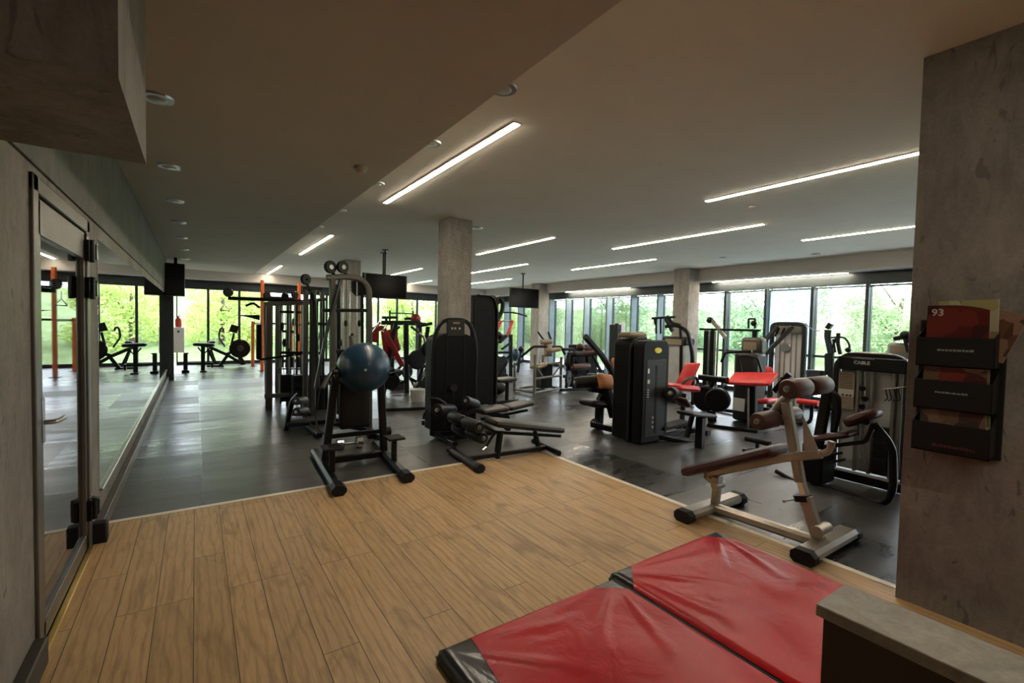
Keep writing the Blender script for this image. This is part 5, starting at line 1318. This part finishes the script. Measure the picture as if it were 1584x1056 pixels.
b = B(); b.tube([V_(1246, 500, 9.1), V_(1254, 508, 9.3), V_(1262, 512, 9.5), V_(1268, 511, 9.6)], 0.008, 0.05, seg=6); b.build('loose_cable', 'blk', lf)
# ---- red-rolled bench between tower and lettered machine
rb_ = thing('low_bench', 'low curved-leg bench with a long red roll left of the lettered machine', 'exercise bench', (8.0, 3.3, 0))
def Y_(px, py, x=8.0): return onX(px, py, x)
b = B(); b.tube([Y_(1234, 620), Y_(1266, 624)], 0.045, seg=14); b.build('red_roll', 'red_vinyl', rb_)
q = Y_(1256, 624); q2 = Y_(1240, 622)
b = B(); b.tube([q, (8.0, q.y, 0.03), (8.0, q.y + 0.3, 0.03)], 0.027, 0.15); b.build('curved_leg', 'blk', rb_)
b = B(); b.tube([q2, (8.0, q2.y, 0.0)], 0.024); b.build('leg', 'blk', rb_)
# ---- elliptical by the window
el = thing('elliptical_trainer', 'black elliptical trainer against the right window above the lettered machine', 'elliptical trainer', (10.0, 3.5, 0))
def E_(px, py, x=9.8): return onX(px, py, x)
b = B(); b.bar([E_(1281, 510), E_(1280, 520), E_(1286, 548)], 0.08, 0.10, 0.06); b.bar([E_(1297, 515), E_(1296, 530), E_(1300, 548)], 0.05, 0.06, 0.05); b.build('mast', 'blk', el)
b = B(); b.bar([E_(1280, 508), E_(1286, 500)], 0.12, 0.08); b.bar([E_(1275, 511), E_(1282, 511)], 0.03, 0.03); b.build('console', 'blk', el, bevel=0.01)
b = B(); b.tube([E_(1286, 522), E_(1297, 521), E_(1307, 522), E_(1314, 532), E_(1314, 540)], 0.018, 0.1); b.sphere(E_(1312, 541), 0.05, 12); b.tube([E_(1285, 545), E_(1293, 523)], 0.02); b.tube([E_(1292, 545), E_(1289, 524)], 0.02); b.build('handlebar', 'blk', el)
b = B(); q1, q2 = E_(1262, 628), E_(1304, 548); b.box((9.75, q2.y, 0.05), (10.1, E_(1280, 600).y, q2.z - 0.3)); b.bar([E_(1283, 546), E_(1283, 580)], 0.10, 0.14); b.build('housing', 'shroud', el, bevel=0.04)
b = B(); b.bar([(9.9, q2.y - 0.2, 0.05), (9.9, q1.y + 0.3, 0.05)], 0.12, 0.08); b.build('base_rail', 'blk', el)
b = B(); b.bar([E_(1262, 572), E_(1262, 596)], 0.20, 0.30); b.build('side_box', 'blk', el, bevel=0.02)
# ---- machine top beside the pier
sr = thing('shoulder_press_machine', 'beige shrouded machine with black handles peeping out beside the pier', 'gym machine', (8.2, 2.4, 0))
def Z_(px, py, x=8.0): return onX(px, py, x)
ya, yb2 = Z_(1371, 540).y, Z_(1409, 540).y
b = B(); b.box((8.0, yb2, 0.0), (8.35, ya, Z_(1390, 530).z)); b.build('shroud', 'silver2', sr, bevel=0.04)
b = B(); b.box((7.99, yb2 - 0.02, Z_(1390, 545).z), (8.0, ya - 0.08, Z_(1390, 536).z)); b.build('label', 'tan', sr, smooth=0)
b = B(); b.bar([Z_(1383, 524), Z_(1398, 521), Z_(1401, 518), Z_(1410, 530)], 0.06, 0.06, 0.03); b.bar([Z_(1399, 520), Z_(1405, 545)], 0.04, 0.04); b.sphere(Z_(1400, 518), 0.06, 12); b.build('handle', 'blk', sr)

# ---- red plate loaded press and black neighbours in the far centre
rd = thing('plate_loaded_press', 'dark red plate-loaded leg press with slanted rails right of the pulley tower', 'gym machine', (4.0, 9.6, 0))
def D_(px, py, y=9.4): return onY(px, py, y)
for yy in (9.2, 9.75):
    b = B(); b.bar([onY(577, 512, yy), onY(592, 506, yy), onY(622, 565, yy)], 0.06, 0.10, 0.05); b.build('slanted_rail', 'red_paint', rd)
b = B(); b.prism([D_(590, 512), D_(612, 508), D_(620, 540), D_(607, 556), D_(594, 545)], (0, 0.06, 0)); b.build('side_plate', 'red_paint', rd, bevel=0.01)
b = B(); b.prism([D_(574, 506), D_(588, 504), D_(584, 530), D_(572, 528)], (0, 0.06, 0)); b.build('foot_plate', 'red_paint', rd, bevel=0.01)
for (a, c) in (((574, 515), (588, 498)), ((592, 512), (598, 502))): B().cyl(D_(*a, 9.1), D_(*c, 9.1), 0.025).build('chrome_rail', 'chrome', rd)
b = B(); b.bar([D_(592, 620), D_(600, 560), D_(612, 500)], 0.08, 0.08, 0.03); b.bar([D_(629, 622), D_(628, 498)], 0.10, 0.09); b.bar([D_(580, 622), D_(640, 622)], 0.09, 0.07); b.bar([D_(597, 600), D_(630, 588)], 0.06, 0.06); b.bar([D_(590, 498), D_(650, 498)], 0.05, 0.06); b.build('frame', 'blk', rd)
b = B(); b.pad(D_(600, 592), D_(622, 575), 0.4, 0.1, side=(0, 1, 0)); b.build('back_pad', 'vinyl_black', rd)
plates(rd, D_(585, 560, 9.0), (0, -1, 0), [0.20, 0.20]); plates(rd, D_(606, 590, 9.0), (0, -1, 0), [0.17])
sk = thing('storage_rack', 'black rack with two wide hooked bars and thin goal-shaped handle in the far centre', 'gym machine', (4.6, 10.6, 0))
b = B(); b.bar([onY(591, 491, 10.5), onY(614, 491, 10.5)], 0.06, 0.06); b.bar([onY(626, 493, 10.5), onY(646, 492, 10.5)], 0.06, 0.06); b.bar([onY(597, 491, 10.5), onY(598, 499, 10.5)], 0.05, 0.05); b.bar([onY(640, 493, 10.5), onY(642, 500, 10.5)], 0.06, 0.05); b.bar([onY(590, 500, 10.5), onY(665, 501, 10.5)], 0.07, 0.07); b.build('top_bars', 'blk', sk)
for px in (606, 648):
    b = B(); q = onY(px, 600, 10.5); b.bar([(q.x, 10.5, 0), (q.x, 10.5, onY(px, 498, 10.5).z)], 0.09, 0.08); b.build('upright', 'blk', sk)
b = B(); b.tube([onY(603, 498, 10.5), onY(603, 480, 10.5)], 0.02); b.tube([onY(639, 498, 10.5), onY(639, 481, 10.5)], 0.02); b.tube([onY(603, 484, 10.5), onY(639, 485, 10.5)], 0.014); b.build('goal_handle', 'blk', sk)
b = B(); b.sphere(onY(643, 493, 10.4), 0.12, 16); b.build('red_grip', 'red_paint', sk)
b = B(); b.bar([onY(585, 610, 10.5), onY(665, 608, 10.5)], 0.1, 0.06); b.build('base_frame', 'blk', sk)
bp = thing('row_machine', 'black plate-loaded row machine just left of the arched shroud', 'gym machine', (4.2, 8.9, 0))
def N_(px, py, y=8.9): return onY(px, py, y)
b = B(); b.bar([N_(640, 618), N_(655, 560), N_(662, 505)], 0.07, 0.08, 0.04); b.bar([N_(632, 560), N_(650, 540), N_(668, 525)], 0.05, 0.06, 0.04); b.bar([N_(634, 585), N_(662, 600)], 0.05, 0.06); b.bar([N_(628, 625), N_(672, 622)], 0.08, 0.06); b.bar([N_(645, 505), N_(668, 500)], 0.06, 0.06); b.build('frame', 'blk', bp)
b = B(); b.tube([N_(640, 596, 8.6), N_(650, 590, 8.6), N_(658, 575, 8.6)], 0.03, 0.05); b.build('foot_lever', 'steel', bp)
b = B(); b.tube([N_(648, 516, 8.7), N_(655, 520, 8.7), N_(660, 535, 8.7)], 0.025, 0.05); b.build('lever_arm', 'steel', bp)
plates(bp, N_(644, 556, 8.6), (0.2, -1, 0), [0.19, 0.19]); plates(bp, N_(656, 590, 8.6), (0.2, -1, 0), [0.14]); plates(bp, N_(662, 540, 8.6), (0.2, -1, 0), [0.16, 0.12])
b = B(); b.pad(N_(640, 572, 8.8), N_(656, 568, 8.8), 0.3, 0.09, side=(0, 1, 0)); b.build('seat_pad', 'vinyl_black', bp)
bkq = onZ(646, 621, 0)
t = thing('bucket', 'white bucket on the dark floor left of the arched shroud machine', 'bucket', (bkq.x, bkq.y, 0))
B().lathe((bkq.x, bkq.y, 0.0), (bkq.x, bkq.y, 0.24), [(0, 0.11), (0.02, 0.115), (0.95, 0.15), (0.96, 0.158), (1, 0.158), (1, 0.145), (0.3, 0.12)], 24).build('pail', 'white', t)
b = B(); b.tube([(bkq.x - 0.155, bkq.y, 0.225), (bkq.x - 0.11, bkq.y - 0.13, 0.17), (bkq.x + 0.11, bkq.y - 0.13, 0.17), (bkq.x + 0.155, bkq.y, 0.225)], 0.004, 0.06, seg=6); b.build('bail_handle', 'steel', t)
lb = thing('barbell_bar', 'long black bar lying on the dark floor behind the blue ball', 'barbell', (3.0, 7.7, 0.0))
b = B(); b.bar([onZ(588, 634, 0.03), onZ(664, 631, 0.03)], 0.05, 0.05); b.build('bar', 'blk', lb)
# ---- red-armed machine beyond the column
ra = thing('incline_press_machine', 'black frame machine with two slanted red arms, right of the tall lat machine', 'gym machine', (6.6, 10.0, 0))
def A_(px, py, y=10.0): return onY(px, py, y)
for (a, c) in (((763, 524), (775, 496)), ((783, 522), (793, 496))):
    b = B(); b.bar([A_(*a), A_(*c)], 0.06, 0.07); b.build('red_arm', 'red_vinyl', ra)
b = B(); b.tube([A_(775, 496), A_(793, 496)], 0.02); b.build('arm_bar', 'steel', ra)
b = B(); b.bar([A_(790, 592), A_(790, 520)], 0.09, 0.08); b.bar([A_(758, 520), A_(792, 519)], 0.06, 0.06); b.bar([A_(760, 592), A_(762, 540)], 0.07, 0.07); b.bar([A_(758, 545), A_(792, 545)], 0.06, 0.06); b.bar([A_(762, 575), A_(790, 548)], 0.05, 0.05); b.bar([A_(755, 592), A_(795, 592)], 0.07, 0.06); b.build('frame', 'blk', ra)
b = B(); b.pad(A_(770, 532), A_(782, 520), 0.35, 0.1, side=(0, 1, 0)); b.build('back_pad', 'vinyl_black', ra)
plates(ra, A_(772, 575, 9.8), (0.2, -1, 0), [0.22, 0.22]); plates(ra, A_(778, 560, 9.8), (0.2, -1, 0), [0.16])
t = thing('medicine_ball', 'dark ball-like cushion on the floor beside the red-armed machine', 'medicine ball', onZ(770, 600, 0)); q = onZ(770, 600, 0.13)
B().sphere(q, 0.13, 20, (1.3, 1.3, 1)).build('ball', 'rubber', t)
# ---- stools / small machines along the far glazing
sc_ = thing('rowing_trainer', 'small blue and black trainer far back between the screens and the silver station', 'gym machine', (9.0, 12.2, 0))
def M_(px, py, y=12.0): return onY(px, py, y)
b = B(); b.bar([M_(800, 582), M_(804, 548), M_(808, 538)], 0.08, 0.08, 0.04); b.bar([M_(792, 582), M_(815, 582)], 0.08, 0.07); b.bar([M_(790, 568), M_(808, 558)], 0.08, 0.08); b.build('frame', 'blk', sc_)
b = B(); b.sphere(M_(797, 548), 0.16, 16, (0.7, 1, 1.2)); b.build('blue_cover', 'ball', sc_)
b = B(); b.sphere(M_(806, 540), 0.10, 12); b.build('console', 'blk', sc_)

# ---- further dark members that fill the machines out
b = B(); b.bar([onY(413, 640 - 22, 9.3), onY(411, 470, 9.3)], 0.07, 0.07); b.build('upright', 'olive', mg2)
for px, y in ((434, 9.2), (449, 9.4), (459, 9.1), (467, 8.6), (490, 8.8), (500, 8.2)):
    b = B(); q = onY(px, 560, y); b.bar([(q.x, y, 0.0), (q.x, y, onY(px, 466, y).z)], 0.035, 0.04); b.build('inner_post', 'blk', mg2)
for k, (pa_, pb_, py, y) in enumerate(((432, 470, 482, 8.7), (432, 455, 512, 8.9), (470, 505, 500, 8.1), (470, 505, 585, 8.0), (432, 500, 545, 8.3))):
    b = B(); b.bar([onY(pa_, py, y), onY(pb_, py + 1, y)], 0.03, 0.045); b.build('inner_crossbar', 'blk', mg2)
for k, (px, py) in enumerate(((436, 505), (440, 530), (455, 498), (461, 522), (447, 545), (496, 520), (488, 560))):
    B().sphere(onY(px, py, 8.6), 0.045, 12, (0.8, 0.8, 1.6)).build('cable_stop', 'blk', mg2)
b = B(); b.box(onY(474, 640, 8.2), onY(503, 578, 8.45)); b.build('rear_shroud', 'shroud', mg2, bevel=0.02)
for px, py in ((535, 500), (545, 520), (556, 500), (527, 530), (551, 545)):
    B().sphere(T_(px, py, TY + 0.1), 0.03, 12, (0.8, 0.8, 1.5)).build('cable_stop', 'blk', pt)
b = B(); b.bar([T_(524, 640, TY + 0.3), T_(523, 440, TY + 0.3)], 0.05, 0.06); b.build('rear_post', 'blk', pt)
b = B(); b.bar([T_(560, 640, TY + 0.3), T_(560, 450, TY + 0.3)], 0.04, 0.05); b.build('rear_post', 'blk', pt)
for k, (a, c) in enumerate((((600, 520), (618, 505)), ((636, 505), (655, 520)), ((612, 575), (640, 545)), ((642, 600), (622, 560)), ((655, 580), (668, 545)))):
    b = B(); b.bar([onY(*a, 9.9), onY(*c, 9.9)], 0.05, 0.05); b.build('diagonal_brace', 'blk', sk)
plates(sk, onY(616, 600, 9.9), (0.3, -1, 0), [0.19, 0.19]); plates(sk, onY(630, 575, 9.9), (0.3, -1, 0), [0.15])
for k, (a, c) in enumerate((((758, 560), (770, 530)), ((768, 590), (784, 560)), ((760, 575), (776, 590)), ((776, 540), (790, 530)))):
    b = B(); b.bar([A_(*a, 9.6), A_(*c, 9.6)], 0.05, 0.05); b.build('diagonal_brace', 'blk', ra)
plates(ra, A_(764, 556, 9.6), (0.2, -1, 0), [0.15, 0.15]); plates(ra, A_(781, 585, 9.6), (0.2, -1, 0), [0.13])
b = B(); b.sphere(A_(771, 518), 0.09, 12); b.build('head_pad', 'vinyl_black', ra)
for k, (a, c) in enumerate((((875, 560), (888, 590)), ((895, 580), (905, 598)), ((876, 600), (880, 545)), ((915, 545), (930, 575)))):
    b = B(); b.bar([Q_(*a, 7.8), Q_(*c, 7.8)], 0.06, 0.06); b.build('diagonal_brace', 'blk', br)
B().disc(Q_(879, 558, 8.1), (0.6, -1, 0), 0.16, 0.05, 0.03).build('cam_wheel', 'blk', br)
b = B(); b.pad(onY(912, 583, 5.0), onY(930, 600, 5.0), 0.2, 0.09, side=(0, 1, 0)); b.build('leg_pad', 'vinyl_black', pl)
b = B(); b.bar([onY(938, 600, 4.8), onY(950, 645, 4.7)], 0.12, 0.12); b.build('rear_housing', 'shroud', pl, bevel=0.01)
